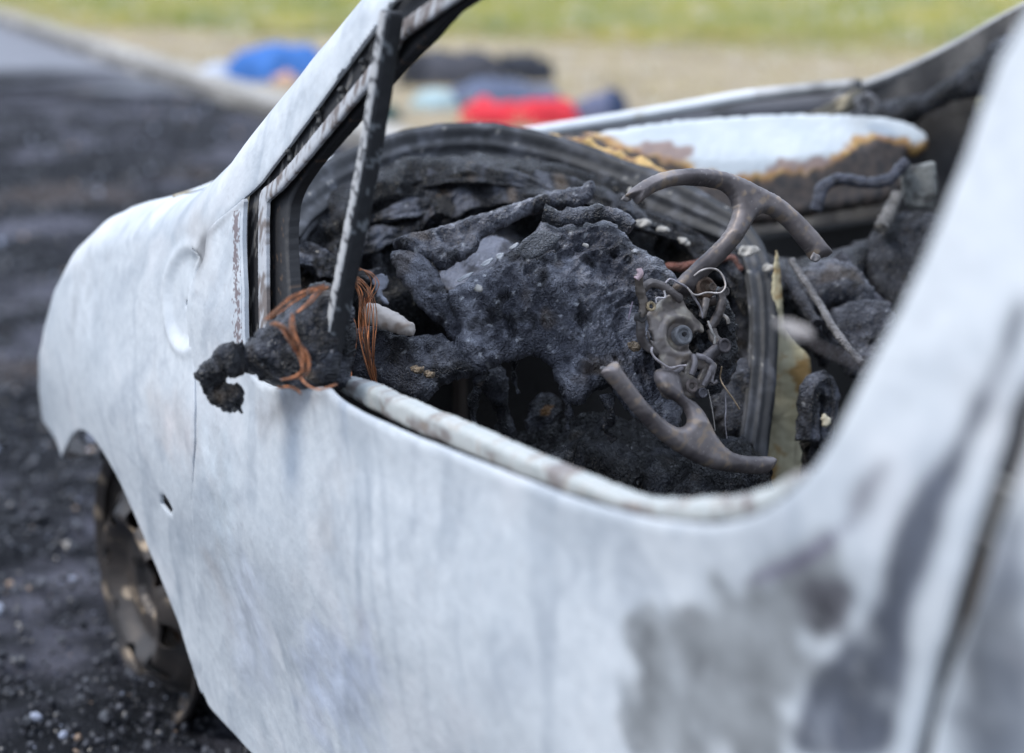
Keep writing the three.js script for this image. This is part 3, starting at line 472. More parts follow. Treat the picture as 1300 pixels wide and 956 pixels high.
// ---- roof and the far side of the body
part('roof', solid({ sdf: sdPoly(smoothPoly([[0.2, 0.72], [0.5, 0.8], [0.8, 0.83], [1.1, 0.8], [1.4, 0.72], [1.42, 0], [1.36, -0.8], [0.8, -0.92], [0.24, -0.8], [0.18, 0]], 3)), bounds: [0.1, -1, 1.5, 0.9], step: 0.02, pos: (u, v, h) => V(u, 1.39 + 0.06 * (1 - ((u - 0.8) / 0.62) ** 2) - 0.05 * v * v + h, -v), front: () => 0, back: () => -0.006, closed: false, color: plain([0.45, 0.45, 0.46], 0.5, 4) }), M.ash);
{
  const far = off => (s, y, h) => V(1.6 - side(s, y) + off - h, y, -s);
  const win = sdPoly(smoothPoly([[1.34, 0.86], [1.3, 1.04], [0.80, 1.3], [0.45, 1.32], [0.45, 0.9], [0.9, 0.86]], 2)), win2 = sdPoly(smoothPoly([[0.3, 1.3], [0.3, 0.9], [-0.5, 0.95], [-0.85, 1.05], [-0.5, 1.29]], 2));
  const FARC = (s, y) => { const n = fbm(s * 7, y * 3, 4, 4), m = fbm(s * 22, y * 7, 1, 3); return mix3(mix3([0.07, 0.068, 0.07], [0.20, 0.19, 0.18], sstep(-0.1, 0.3, n)), [0.26, 0.25, 0.23], sstep(0.18, 0.4, m + n * 0.4) * 0.8); };
  const fo = [[2.04, 0.84], [1.934, 0.908], [1.831, 0.945], [1.726, 0.99], [1.645, 1.03], [1.569, 1.068], [1.2, 1.22], [0.78, 1.375], [0.3, 1.39], [-0.5, 1.36], [-0.95, 1.2], [-1.25, 0.8], [-1.3, 0.3], [-0.9, 0.22], [1.6, 0.2], [1.68, 0.4], [1.85, 0.5], [2.1, 0.5], [2.25, 0.4], [2.3, 0.55], [2.2, 0.75]];
  part('far_body_side', solid({ sdf: (u, v) => Math.max(sdPoly_(fo)(u, v), -win(u, v), -win2(u, v)), bounds: boundsOf(fo), step: 0.011, pos: far(0), front: (u, v) => 0.012 * fbm(u * 14, v * 5, 3, 3), back: (u, v) => 0.05 + 0.02 * fbm(u * 14, v * 5, 3, 3), closed: false, color: FARC }), M.soot, car, 'charred far side of the car with its windscreen pillar');
  // thin pale outer edge along the far pillar, charred trim hanging inside it
  part('far_pillar_edge', rod([V(1.52, 0.89, -1.99), V(1.51, 0.911, -1.934), V(1.505, 0.948, -1.831), V(1.50, 0.993, -1.726), V(1.495, 1.071, -1.569), V(1.46, 1.225, -1.2), V(1.42, 1.38, -0.78)], 0.010, { seg: 60, ring: 8, color: plain([0.33, 0.33, 0.33], 0.5, 20) }), M.ash);
  part('far_pillar_trim', rod([V(1.47, 0.80, -1.93), V(1.46, 0.87, -1.80), V(1.45, 0.95, -1.62), V(1.42, 1.14, -1.2), V(1.38, 1.33, -0.78)], t => 0.03 + 0.012 * Math.sin(t * 23), { seg: 80, ring: 14, rough: 0.3, roughF: 20, color: CH3(0.7, 6) }), M.char);
}
function sdPoly_(p) { return p._sd || (p._sd = sdPoly(smoothPoly(p, 2))); }
// ---- hood with the thick white rear edge
const hoodRear = [[222, 250], [292, 231], [380, 214], [480, 199], [560, 186], [640, 174], [720, 161], [800, 148], [880, 134], [940, 123], [1000, 116], [1060, 110], [1090, 108]].map(([a, b], i, A) => { const t = i / (A.length - 1), S = 1.80 + 0.24 * Math.sin(Math.PI * clamp(t * 1.02)); const d = ray(a, b); return C0.clone().addScaledVector(d, (-S - C0.z) / d.z); });
{
  const rail = part('hood_edge', rod(hoodRear, t => 0.004 + 0.0085 * sstep(0.02, 0.12, t), { seg: 120, ring: 12, flatN: V(0, 1, 0), flat: 0.9, rough: 0.05, color: (t, a, x, y, z) => { const n = fbm(x * 9, z * 9, 2, 3); return t > 0.86 ? mix3([0.5, 0.5, 0.5], [0.12, 0.12, 0.12], sstep(0.86, 1.0, t + n * 0.3)) : mix3([0.66, 0.68, 0.69], [0.36, 0.3, 0.2], sstep(0.1, 0.3, n)); } }), M.ash, car, 'white rolled rear edge of the hood');
  const crv = new THREE.CatmullRomCurve3(hoodRear);
  const pos = [], col = [], idx = [], nx = 50, ns = 24;
  for (let j = 0; j <= ns; j++) for (let i = 0; i <= nx; i++) { const p = crv.getPointAt(i / nx), k = j / ns, s0 = -p.z, s = mix(s0, 2.42 - 0.2 * Math.pow((i / nx - 0.5) * 2, 2), k); pos.push(mix(p.x, 0.8 + (p.x - 0.8) * 0.96, k), p.y - 0.004 - 0.26 * (s - s0) - 0.22 * (s - s0) ** 2 + 0.008 * fbm(p.x * 6, s * 6, 1, 2), -s); const n = fbm(p.x * 4, s * 4, 6, 4); col.push(...mix3([0.6, 0.62, 0.64], [0.3, 0.28, 0.26], sstep(0, 0.35, n))); }
  for (let j = 0; j < ns; j++) for (let i = 0; i < nx; i++) { const a = j * (nx + 1) + i, b = a + nx + 1; idx.push(a, a + 1, b, b, a + 1, b + 1); }
  const g = new THREE.BufferGeometry(); g.setAttribute('position', new THREE.Float32BufferAttribute(pos, 3)); g.setAttribute('uv', new THREE.Float32BufferAttribute(pos.filter((_, i) => i % 3 !== 1), 2)); g.setAttribute('color', new THREE.Float32BufferAttribute(col, 3)); g.setIndex(idx); g.computeVertexNormals();
  part('hood', g, M.ash, car, 'burnt white hood');
  // flange hanging under the rear edge
  part('hood_flange', rod(hoodRear.map(p => p.clone().add(V(0, -0.030, 0.012))), 0.02, { seg: 100, ring: 10, flatN: V(0, 0, 1), flat: 0.3, color: (t, a, x, y, z) => { const n = fbm(x * 11, y * 11, z * 11, 3); return t < 0.36 ? mix3([0.24, 0.2, 0.13], [0.4, 0.35, 0.24], clamp(0.5 + n * 2)) : mix3([0.15, 0.15, 0.165], [0.05, 0.05, 0.05], sstep(0, 0.3, n)); } }), M.ash, rail, 'scorched flange under the hood edge');
}
// ---- cowl panel, white paint with ochre scorched borders
{
  const pl = planeAt(950, 195, 2.42, V(-0.25, 0.62, 0.74));
  const edgeP = [[690, 176], [760, 170], [820, 160], [900, 152], [1000, 147], [1090, 149], [1140, 156], [1168, 168], [1178, 184], [1168, 196], [1150, 200], [1140, 250], [1050, 270], [960, 285], [880, 275], [800, 250], [740, 215], [700, 195]];
  const white = sdPoly(smoothPoly([[735, 160], [820, 146], [900, 138], [1000, 133], [1090, 137], [1140, 148], [1170, 164], [1178, 182], [1164, 192], [1146, 190], [1120, 184], [1090, 186], [1068, 198], [1050, 216], [1010, 226], [975, 232], [945, 240], [910, 238], [880, 232], [862, 218], [830, 212], [800, 200], [770, 188]].map(q => pl.uv(...q)), 3));
  const burn2 = sdPoly(smoothPoly([[800, 192], [850, 190], [872, 198], [868, 212], [840, 216], [812, 208]].map(q => pl.uv(...q)), 3)), burn3 = sdPoly(smoothPoly([[965, 224], [1000, 216], [1050, 212], [1052, 220], [1005, 230], [970, 232]].map(q => pl.uv(...q)), 3));
  const cc = (u, v) => { const w = 0.02 * fbm(u * 40, v * 40, 3, 4), d = white(u, v) + w, n = fbm(u * 60, v * 60, 5, 3); const d2 = Math.min(burn2(u, v), burn3(u, v)) + w * 1.3;
    let c = mix3([0.54, 0.57, 0.585], [0.46, 0.50, 0.52], clamp(0.5 + fbm(u * 12, v * 12, 1, 3) * 1.5));
    const och = mix3([0.50, 0.31, 0.10], [0.30, 0.14, 0.05], clamp(0.5 + n * 2)), drk = mix3([0.018, 0.017, 0.018], [0.07, 0.052, 0.042], clamp(0.5 + n * 2));
    c = mix3(c, och, sstep(-0.012, -0.003, d)); c = mix3(c, drk, sstep(0.000, 0.010, d));
    c = mix3(c, mix3([0.30, 0.21, 0.17], [0.2, 0.15, 0.14], clamp(0.5 + n)), 1 - sstep(-0.008, 0.002, d2)); return c; };
  part('cowl_panel', lump(pl, edgeP, { R: 0.016, belly: 0.02, step: 0.005, rag: 0.004, relief: [[0.004, 9]], color: cc, zz: 3 }), M.ash, car, 'white cowl panel with ochre scorched edges and a burnt-through corner');
}
// ---- front wheel: bare pressed-steel rim, no tyre
{
  const wc = V(0.07, 0.212, -2.01), WS = 1.08;
  const hs = []; for (let i = 0; i < 8; i++) { const a = i / 8 * 6.283 + 0.2; hs.push(sdPoly(oval(Math.cos(a) * 0.118, Math.sin(a) * 0.118, 0.021, 0.021, 12))); }
  for (let i = 0; i < 4; i++) { const a = i / 4 * 6.283 + 0.5; hs.push(sdPoly(oval(Math.cos(a) * 0.05, Math.sin(a) * 0.05, 0.008, 0.008, 8))); }
  const prof = r => r < 0.04 ? -0.004 : r < 0.075 ? 0.006 : r < 0.145 ? 0.006 + 0.028 * sstep(0.075, 0.11, r) - 0.028 * sstep(0.11, 0.145, r) : 0.002 - 0.03 * sstep(0.145, 0.172, r);
  const RC = (u, v) => { const n = fbm(u * 14, v * 14, 3, 4), m = fbm(u * 60, v * 60, 6, 3); let c = mix3([0.028, 0.027, 0.028], [0.085, 0.07, 0.06], clamp(0.5 + n * 1.6)); return mix3(c, [0.40, 0.31, 0.22], sstep(0.24, 0.33, n + m * 0.5)); };
  const disc = solid({ sdf: (u, v) => { let d = Math.hypot(u, v) - 0.172; for (const h of hs) d = Math.max(d, -h(u, v)); return d; }, bounds: [-0.18, -0.18, 0.18, 0.18], step: 0.004, pos: (u, v, h) => V(wc.x - h, wc.y + v * WS, wc.z - u * WS), front: (u, v) => prof(Math.hypot(u, v)), back: (u, v) => prof(Math.hypot(u, v)) - 0.005, closed: false, color: RC });
  const wheel = part('front_wheel', disc, M.metal, car, 'burnt steel front wheel without a tyre, patched with pale ash');
  const lp = [[0.165, 0.15], [0.168, 0.05], [0.172, 0.02], [0.185, 0.012], [0.200, -0.002], [0.203, -0.012], [0.198, -0.016], [0.186, -0.004]].map(q => new THREE.Vector2(q[0], q[1]));
  const lg = new THREE.LatheGeometry(lp, 64); lg.rotateZ(-Math.PI / 2); lg.scale(1, WS, WS); lg.translate(wc.x, wc.y, wc.z);
  part('rim', tint(lg, (x, y, z) => RC(z * 1.3 + x, y * 1.3)), M.metal, wheel);
  part('brake_disc', tint(new THREE.CylinderGeometry(0.12, 0.12, 0.03, 40).rotateZ(Math.PI / 2).translate(wc.x + 0.06, wc.y, wc.z), plain([0.09, 0.05, 0.03], 0.5, 20)), M.metal, wheel);
  part('tyre_residue', rod(Array.from({ length: 26 }, (_, i) => { const a = Math.PI * (0.98 + 1.04 * i / 25); return V(wc.x + 0.07 + 0.02 * Math.sin(i), wc.y + Math.sin(a) * 0.185, wc.z + Math.cos(a) * 0.2); }), t => 0.03 * Math.sin(Math.PI * clamp(t, 0.06, 0.94)), { seg: 60, ring: 10, rough: 0.4, roughF: 30, color: CH3(0.5, 1) }), M.soot, wheel, 'melted tyre residue under the rim');
}

// =================================================================== BURNT INTERIOR
const FACE = (a, b, c) => V(a, b, c).normalize();
// dashboard carcass behind everything: black crust across the car
part('dashboard_carcass', lump(planeAt(650, 300, 2.02, FACE(-0.3, 0.5, 0.8)), [[330, 330], [365, 275], [430, 235], [520, 205], [620, 200], [720, 215], [820, 245], [920, 300], [1000, 330], [1120, 300], [1240, 300], [1250, 420], [1180, 470], [1050, 440], [980, 470], [900, 450], [760, 430], [600, 430], [420, 430], [340, 400]], { R: 0.05, step: 0.006, rag: 0.006, ragF: 30, relief: [[0.05, 5], [0.02, 16]], wr: 0.02, wrF: 14, color: CH(0.35, 3), zz: 1 }), M.char, car, 'black charred remains of the dashboard');
// windscreen seal: ribbed black band that arches over the dashboard and drops to the floor
{
  const path = [[352, 300, 1.86], [385, 262, 1.92], [440, 224, 2.0], [520, 193, 2.06], [610, 184, 2.1], [700, 200, 2.1], [790, 232, 2.06], [880, 268, 2.0], [938, 300, 1.95], [962, 345, 1.9], [969, 410, 1.87], [966, 490, 1.84], [956, 570, 1.81], [944, 660, 1.78]].map(q => atDepth(...q));
  const prof = a => { const c = Math.cos(a); return 1 / Math.pow(Math.pow(Math.abs(c), 4) + Math.pow(Math.abs(Math.sin(a)), 4), 0.25) * (1 + 0.10 * Math.cos(a * 9)); };
  part('windscreen_seal', rod(path, t => 0.030 - 0.0125 * sstep(0.55, 0.72, t), { seg: 300, ring: 54, flatN: toCam(700, 300), flat: 0.55, prof, rough: 0.06, roughF: 24, color: (t, a, x, y, z) => { const n = fbm(x * 40, y * 40, z * 40, 3), m = noise(x * 190, y * 190, z * 190), st = noise(a * 5, t * 9, 2); let c = mix3([0.016, 0.017, 0.02], [0.07, 0.073, 0.085], sstep(-0.1, 0.35, n + st * 0.25)); return m > 0.5 && n > 0.12 ? [0.26, 0.25, 0.23] : c; } }), M.rubber, car, 'ribbed black windscreen seal arching over the dashboard');
  part('scorched_seal_edge', rod([[690, 178, 2.13], [730, 182, 2.13], [775, 198, 2.11], [830, 216, 2.09], [880, 246, 2.07]].map(q => atDepth(...q)), t => 0.009 + 0.003 * Math.sin(t * 31), { seg: 70, ring: 8, rough: 0.7, roughF: 45, color: (t, a, x, y, z) => { const n = fbm(x * 50, y * 50, z * 50, 3); return mix3([0.55, 0.36, 0.13], [0.17, 0.075, 0.03], sstep(-0.1, 0.2, n)); } }), M.ash, car, 'orange rusty edge behind the seal');
}
// folded layers of charred trim under the seal
[
  [[[372, 330], [430, 268], [500, 232], [580, 215], [660, 222], [740, 245], [800, 268]], 2.0, 0.022, 1.0],
  [[[380, 350], [440, 296], [500, 270], [560, 258], [640, 248], [720, 256]], 1.96, 0.028, 1.25],
  [[[372, 360], [410, 330], [470, 305], [530, 290], [565, 262]], 1.92, 0.026, 1.1],
  [[[540, 232], [610, 222], [690, 240], [770, 262], [840, 285], [900, 320]], 1.98, 0.02, 0.8],
  [[[780, 262], [830, 290], [880, 312], [930, 345], [950, 400]], 1.92, 0.024, 0.7],
  [[[370, 330], [400, 335], [440, 345], [480, 350]], 1.84, 0.022, 0.9],
].forEach(([p, D, r, k], i) => part('charred_layer', rod(p.map((q, j) => atDepth(q[0], q[1], D + 0.02 * Math.sin(j * 2 + i))), t => r * (0.75 + 0.35 * Math.sin(t * 9 + i * 2)), { seg: 220, ring: 40, flatN: V(0, 1, 0.3), flat: 0.62, rough: 0.34, roughF: 17, prof: (a, t) => 1 + 0.13 * Math.sin(a * 5 + 5 * fbm(t * 7, i, 2, 3)) + 0.10 * Math.sin(a * 9 + 9 * fbm(t * 9, i, 5, 3)), color: CH3(k * 0.85, 4 + i) }), M.char));
// pale broken flap by the quarter light
part('torn_flap', lump(planeAt(410, 318, 1.86, FACE(-0.4, 0.7, 0.5)), [[366, 322], [372, 302], [400, 310], [418, 322], [408, 334], [380, 332]], { R: 0.006, step: 0.003, relief: [[0.006, 30]], color: CH(2.2, 8) }), M.char);
// collapsed instrument binnacle: two folded beams
part('binnacle_beam', lump(planeAt(620, 285, 1.74, FACE(-0.35, 0.75, 0.55)), [[498, 310], [520, 300], [560, 290], [640, 265], [690, 249], [730, 240], [752, 232], [756, 240], [738, 262], [700, 264], [672, 272], [640, 286], [614, 300], [605, 318], [572, 336], [556, 340], [545, 328], [512, 322]], { R: 0.014, step: 0.0025, rag: 0.003, relief: [[0.012, 14], [0.006, 50], [0.003, 140]], wr: 0.009, wrF: 38, color: CM(1.1, 2), zz: 5 }), M.char, car, 'charred folded beam of the instrument binnacle');
part('binnacle_arm', lump(planeAt(545, 380, 1.70, FACE(-0.5, 0.5, 0.7)), [[498, 322], [515, 318], [540, 326], [556, 345], [566, 368], [584, 395], [606, 430], [598, 452], [578, 440], [560, 415], [538, 396], [520, 372], [503, 348]], { R: 0.016, step: 0.0025, rag: 0.003, relief: [[0.01, 20], [0.006, 55], [0.003, 140]], wr: 0.010, wrF: 42, color: CM(1.15, 7), zz: 8 }), M.char, car, 'wrinkled charred arm below the folded beam');
part('ash_sheet', lump(planeAt(605, 335, 1.84, FACE(-0.2, 0.85, 0.4)), [[556, 352], [575, 328], [600, 308], [632, 302], [656, 316], [640, 338], [600, 366], [572, 372]], { R: 0.006, step: 0.004, relief: [[0.008, 16]], color: (u, v) => { const n = fbm(u * 30, v * 30, 3, 4); return mix3([0.2, 0.212, 0.265], [0.03, 0.03, 0.04], sstep(-0.05, 0.25, n)); } }), M.char, car, 'pale blue-grey ash under the beam');
// the big melted mass in front of the steering column
const MASS = planeAt(700, 390, 1.68, FACE(-0.5, 0.52, 0.7));
const mass = part('melted_mass', lump(MASS, [[572, 372], [600, 352], [640, 326], [672, 304], [690, 281], [712, 288], [745, 282], [782, 286], [806, 312], [835, 330], [858, 352], [885, 400], [890, 450], [870, 500], [862, 545], [838, 556], [815, 535], [790, 515], [772, 492], [752, 500], [738, 512], [718, 508], [704, 480], [692, 458], [668, 452], [640, 462], [612, 470], [590, 462], [574, 440], [586, 418], [574, 395]], { R: 0.028, belly: 0.035, step: 0.002, rag: 0.004, ragF: 60, relief: [[0.022, 8], [0.010, 24], [0.006, 70], [0.003, 150]], wr: 0.021, wrF: 26, color: CM(1.35, 1), zz: 2 }), M.char, car, 'large melted grey-black mass in front of the steering column');
part('mass_edge', rod([[690, 284], [712, 289], [745, 284], [780, 287], [800, 303]].map(q => MASS.pt(q[0], q[1], 0.035)), t => 0.009, { seg: 80, ring: 14, rough: 0.7, roughF: 50, color: CH3(0.9, 3) }), M.char, mass);
for (const [a, b, w, h] of [[592, 351, 12, 2.2], [618, 334, 9, 2.6], [634, 325, 6, 3.4], [652, 313, 8, 2]]) part('ash_edge', lump(planeAt(a, b, MASS.pt(a, b, 0.012).sub(C0).dot(FW), MASS.n), oval(0, 0, w, h, 9).map(q => [a + (q[0] * 0.85 + q[1] * 0.5) * (0.8 + rnd() * 0.4), b + (-q[0] * 0.53 + q[1] * 0.85) * (0.8 + rnd() * 0.5)]), { R: 0.0022, step: 0.0012, rag: 0.001, ragF: 150, smooth: 2, color: plain([0.48, 0.5, 0.53], 0.4, 90) }), M.ash, mass);
part('grey_shell', lump(planeAt(680, 312, 1.64, FACE(-0.55, 0.45, 0.7)), [[656, 316], [670, 300], [688, 292], [712, 300], [700, 316], [680, 328], [664, 326]], { R: 0.005, step: 0.003, relief: [[0.005, 26]], color: plain([0.16, 0.165, 0.18], 0.3, 40) }), M.char, mass);
part('lower_mass', lump(planeAt(530, 450, 1.66, FACE(-0.5, 0.5, 0.7)), [[440, 430], [470, 415], [520, 428], [560, 425], [595, 452], [612, 472], [590, 482], [560, 490], [535, 512], [505, 500], [478, 486], [450, 480]], { R: 0.02, belly: 0.01, step: 0.0027, rag: 0.004, relief: [[0.014, 14], [0.006, 45]], wr: 0.010, wrF: 30, color: CM(0.7, 5), zz: 9 }), M.char, car, 'charred lump below the pale duct');
for (const [a, b, c] of [[[806, 440], 10, 7], [[530, 470], 9, 5], [[545, 476], 7, 5]]) part('burnt_foam', lump(planeAt(a[0], a[1], 1.60, FACE(-0.5, 0.5, 0.7)), oval(a[0], a[1], b, c, 8), { R: 0.006, step: 0.0015, rag: 0.004, ragF: 160, relief: [[0.008, 90]], color: plain([0.38, 0.29, 0.2], 0.5, 120) }), M.char);
// pale duct stub with a torn end
part('duct_stub', lump(planeAt(495, 405, 1.64, FACE(-0.55, 0.45, 0.7)), [[462, 386], [480, 386], [500, 395], [512, 401], [518, 407], [527, 411], [524, 426], [505, 424], [480, 416], [462, 408]], { R: 0.015, step: 0.0016, rag: 0.0012, ragF: 160, smooth: 2, relief: [[0.001, 40]], color: (u, v) => { const n = fbm(u * 50, v * 50, 3, 3); return mix3([0.52, 0.47, 0.43], [0.20, 0.14, 0.1], sstep(0.05, 0.3, n) * 0.7); } }), M.ash, car, 'pale plastic duct stub with a torn end');
part('ash_flake', lump(planeAt(482, 362, 1.72, FACE(-0.5, 0.4, 0.75)), [[476, 352], [488, 346], [492, 358], [486, 372], [494, 384], [484, 382], [476, 368]], { R: 0.002, step: 0.0016, rag: 0.0045, relief: [[0.004, 50]], color: plain([0.3, 0.315, 0.37], 0.5, 60) }), M.ash);
for (const [a, b, w, h] of [[817, 283, 9, 5], [841, 292, 12, 5], [866, 305, 6, 4], [872, 309, 4, 3], [800, 245, 4, 7], [950, 318, 13, 9], [975, 340, 10, 6], [606, 366, 5, 4], [742, 312, 4, 3]]) part('ash_crumb', lump(planeAt(a, b, a < 780 ? 1.6 : 1.88, FACE(-0.5, 0.5, 0.7)), oval(a, b, w, h, 7).map(q => [a + (q[0] - a) * (0.5 + rnd()), b + (q[1] - b) * (0.5 + rnd())]), { R: 0.004, step: 0.0016, rag: 0.002, ragF: 90, smooth: 2, relief: [[0.004, 70]], flat: 0.6, color: plain([0.38, 0.36, 0.33], 0.7, 90) }), M.ash);

// footwell: hanging drips, cables, pedal bracket
[[[[610, 462, 1.66], [606, 490, 1.67], [600, 520, 1.68], [602, 545, 1.68]], 0.008], [[[655, 455, 1.70], [652, 475, 1.7], [658, 500, 1.7]], 0.004], [[[620, 470, 1.74], [636, 510, 1.74], [640, 545, 1.74], [630, 580, 1.73], [640, 620, 1.72]], 0.013], [[[718, 500, 1.66], [722, 520, 1.66], [720, 545, 1.67]], 0.005], [[[770, 500, 1.62], [775, 530, 1.62], [768, 545, 1.63], [780, 560, 1.63]], 0.007]].forEach(([p, r], i) => part('melted_drip', rod(p.map(q => atDepth(...q)), t => r * (1.1 - 0.6 * t + 0.25 * Math.sin(t * 14)), { seg: 40, ring: 10, rough: 0.5, roughF: 60, color: CH3(0.8, i) }), M.char));
part('pedal_bracket', lump(planeAt(695, 535, 1.80, FACE(-0.5, 0.4, 0.7)), [[672, 510], [700, 500], [716, 520], [712, 560], [690, 575], [670, 560]], { R: 0.02, step: 0.004, rag: 0.006, relief: [[0.016, 22]], color: (u, v) => { const c = CH(0.8, 4)(u, v); return noise(u * 40, v * 40, 2) > 0.35 ? [0.3, 0.16, 0.06] : c; } }), M.char);
part('footwell_debris', lump(planeAt(800, 600, 1.75, FACE(-0.2, 0.9, 0.3)), [[560, 600], [640, 560], [760, 545], [880, 560], [960, 580], [980, 640], [900, 690], [760, 690], [620, 660]], { R: 0.03, belly: 0.02, step: 0.006, rag: 0.01, relief: [[0.05, 7], [0.02, 22]], wr: 0.012, wrF: 18, color: CH(0.35, 9), zz: 7 }), M.char);

// cream scorched post and what hangs beside it
{
  const pl = planeAt(1000, 530, 1.90, FACE(-0.62, 0.12, 0.77));
  part('cream_post', lump(pl, [[985, 318], [989, 330], [993, 372], [997, 412], [1012, 436], [1028, 454], [1028, 480], [1020, 500], [1025, 520], [1019, 545], [1021, 575], [1016, 605], [1030, 640], [1010, 690], [950, 690], [958, 620], [966, 560], [972, 480], [978, 420], [980, 360]], { R: 0.004, step: 0.002, rag: 0.0012, ragF: 130, smooth: 3, relief: [[0.004, 20]], color: (u, v) => { const n = fbm(u * 40, v * 14, 3, 4), m = fbm(u * 24, v * 24, 8, 4), st = noise(u * 150, v * 12, 1); let c = mix3([0.48, 0.43, 0.27], [0.60, 0.56, 0.40], clamp(0.5 + n * 1.3)); c = mix3(c, [0.33, 0.185, 0.045], sstep(0.08, 0.28, m) * 0.85); return mix3(c, [0.2, 0.15, 0.08], sstep(0.35, 0.6, st) * 0.5); } }), M.ash, car, 'cream-painted metal post with brown scorch marks');
  part('melted_cable_loop', rod([[1024, 560], [1026, 520], [1030, 490], [1042, 484], [1050, 498], [1048, 530], [1042, 570], [1036, 600]].map((q, i) => atDepth(q[0], q[1], 1.80 + 0.004 * i)), 0.013, { seg: 80, ring: 24, rough: 0.25, roughF: 60, prof: a => 1 + 0.16 * Math.cos(a * 6), color: CH3(1.2, 6) }), M.char, car, 'melted black cable loop beside the cream post');
  part('hanging_rag', lump(planeAt(1040, 560, 1.84, FACE(-0.5, 0.2, 0.8)), [[1018, 500], [1034, 505], [1048, 500], [1052, 540], [1046, 580], [1036, 620], [1022, 620], [1018, 560]], { R: 0.01, step: 0.003, rag: 0.006, relief: [[0.012, 24]], wr: 0.008, wrF: 40, color: CH(0.6, 2) }), M.char);
  part('ash_crumb', lump(planeAt(1048, 535, 1.78, FACE(-0.5, 0.4, 0.7)), oval(1048, 535, 5, 9, 8), { R: 0.005, step: 0.0015, rag: 0.004, relief: [[0.003, 70]], color: plain([0.55, 0.5, 0.38], 0.3, 60) }), M.ash);
}
// passenger side: rounded charred lumps, struts and hoses
[[[[1000, 360], [1030, 335], [1070, 332], [1095, 350], [1110, 375], [1090, 395], [1060, 392], [1040, 400], [1015, 395]], 1.92, 1.0], [[[1045, 405], [1075, 385], [1110, 380], [1135, 400], [1140, 440], [1120, 480], [1085, 480], [1060, 450]], 1.88, 0.85], [[[1010, 380], [1030, 385], [1050, 410], [1058, 450], [1046, 470], [1030, 440]], 2.0, 0.6], [[[930, 370], [955, 355], [975, 375], [985, 430], [980, 490], [950, 500], [935, 450]], 1.97, 0.7], [[[905, 470], [940, 455], [965, 480], [965, 540], [930, 560], [905, 530]], 1.86, 0.75], [[[1110, 290], [1150, 270], [1200, 280], [1220, 340], [1180, 400], [1120, 390], [1095, 340]], 2.1, 0.4]].forEach(([o, D, k], i) => part('charred_lump', lump(planeAt(o[0][0] + 30, o[0][1] + 20, D, FACE(-0.5, 0.5, 0.7)), o, { R: 0.028, belly: 0.015, step: 0.003, rag: 0.004, relief: [[0.014, 12], [0.006, 40]], wr: 0.005, wrF: 30, color: CM(k * 0.9, i + 11), zz: i * 3 }), M.char));
const tubeList = [
  ['bent_pipe', [[1036, 268, 2.1], [1044, 240, 2.1], [1062, 228, 2.1], [1100, 232, 2.1], [1128, 228, 2.1], [1145, 212, 2.1], [1152, 205, 2.1]], 0.009, [0.07, 0.075, 0.10]],
  ['strut', [[1005, 330, 1.86], [1040, 385, 1.82], [1060, 420, 1.78], [1095, 462, 1.74]], 0.005, [0.20, 0.19, 0.19]],
  ['strut', [[1063, 322, 1.95], [1090, 355, 1.95], [1108, 378, 1.94], [1128, 392, 1.94]], 0.008, [0.10, 0.10, 0.12]],
  ['strut', [[1118, 290, 2.05], [1130, 268, 2.08], [1138, 248, 2.1]], 0.010, [0.16, 0.15, 0.14]],
  ['strut', [[1000, 352, 1.9], [1020, 384, 1.86], [1036, 412, 1.83]], 0.008, [0.05, 0.05, 0.06]],
  ['hose', [[690, 352, 1.9], [760, 345, 1.9], [870, 338, 1.88], [930, 330, 1.9], [940, 345, 1.9]], 0.006, [0.20, 0.075, 0.05]],
  ['cable_ring', [[1092, 140, 2.45], [1090, 128, 2.45], [1100, 122, 2.45], [1110, 130, 2.45], [1108, 144, 2.45]], 0.007, [0.14, 0.14, 0.15]],
];
for (const [n, p, r, c] of tubeList) part(n, rod(p.map(q => atDepth(...q)), r, { seg: 70, ring: 10, rough: 0.35, roughF: 60, color: (t, a, x, y, z) => plain(c, 0.6, 60)(x, y, z) }), M.char);
part('pale_bracket', lump(planeAt(1165, 240, 2.12, FACE(-0.5, 0.2, 0.8)), [[1142, 216], [1165, 210], [1186, 206], [1190, 235], [1186, 262], [1160, 268], [1148, 250]], { R: 0.01, step: 0.004, rag: 0.003, smooth: 2, relief: [[0.006, 20]], color: (u, v) => { const n = fbm(u * 40, v * 40, 3, 3); return mix3([0.24, 0.245, 0.23], [0.06, 0.06, 0.055], sstep(-0.02, 0.2, n)); } }), M.char);
part('yellowed_grommet', lump(planeAt(1247, 133, 2.5, FACE(-0.6, 0.2, 0.8)), oval(1247, 133, 9, 12, 10), { R: 0.012, step: 0.004, color: plain([0.42, 0.39, 0.22], 0.2, 40) }), M.ash);
part('scorched_bracket', lump(planeAt(1070, 132, 2.5, FACE(-0.4, 0.5, 0.8)), [[1010, 148], [1040, 138], [1070, 122], [1090, 112], [1098, 120], [1080, 140], [1050, 150]], { R: 0.008, step: 0.005, rag: 0.004, color: (u, v) => fbm(u * 30, v * 30, 2, 3) > 0 ? [0.3, 0.25, 0.16] : [0.08, 0.07, 0.05] }), M.ash);
// light ash flake stuck to the near door frame, close to the lens
part('hanging_flake', lump(planeAt(1012, 421, 0.98, FACE(-0.5, 0.3, 0.8)), [[985, 410], [1005, 408], [1024, 416], [1034, 428], [1022, 434], [1002, 428]], { R: 0.004, step: 0.0015, rag: 0.002, color: plain([0.5, 0.46, 0.44], 0.3, 60) }), M.ash);
part('hanging_thread', rod([[1010, 418, 0.98], [1040, 440, 0.96], [1075, 455, 0.93], [1110, 468, 0.885]].map(q => atDepth(...q)), 0.0012, { seg: 30, ring: 6, color: () => [0.12, 0.1, 0.1] }), M.char);

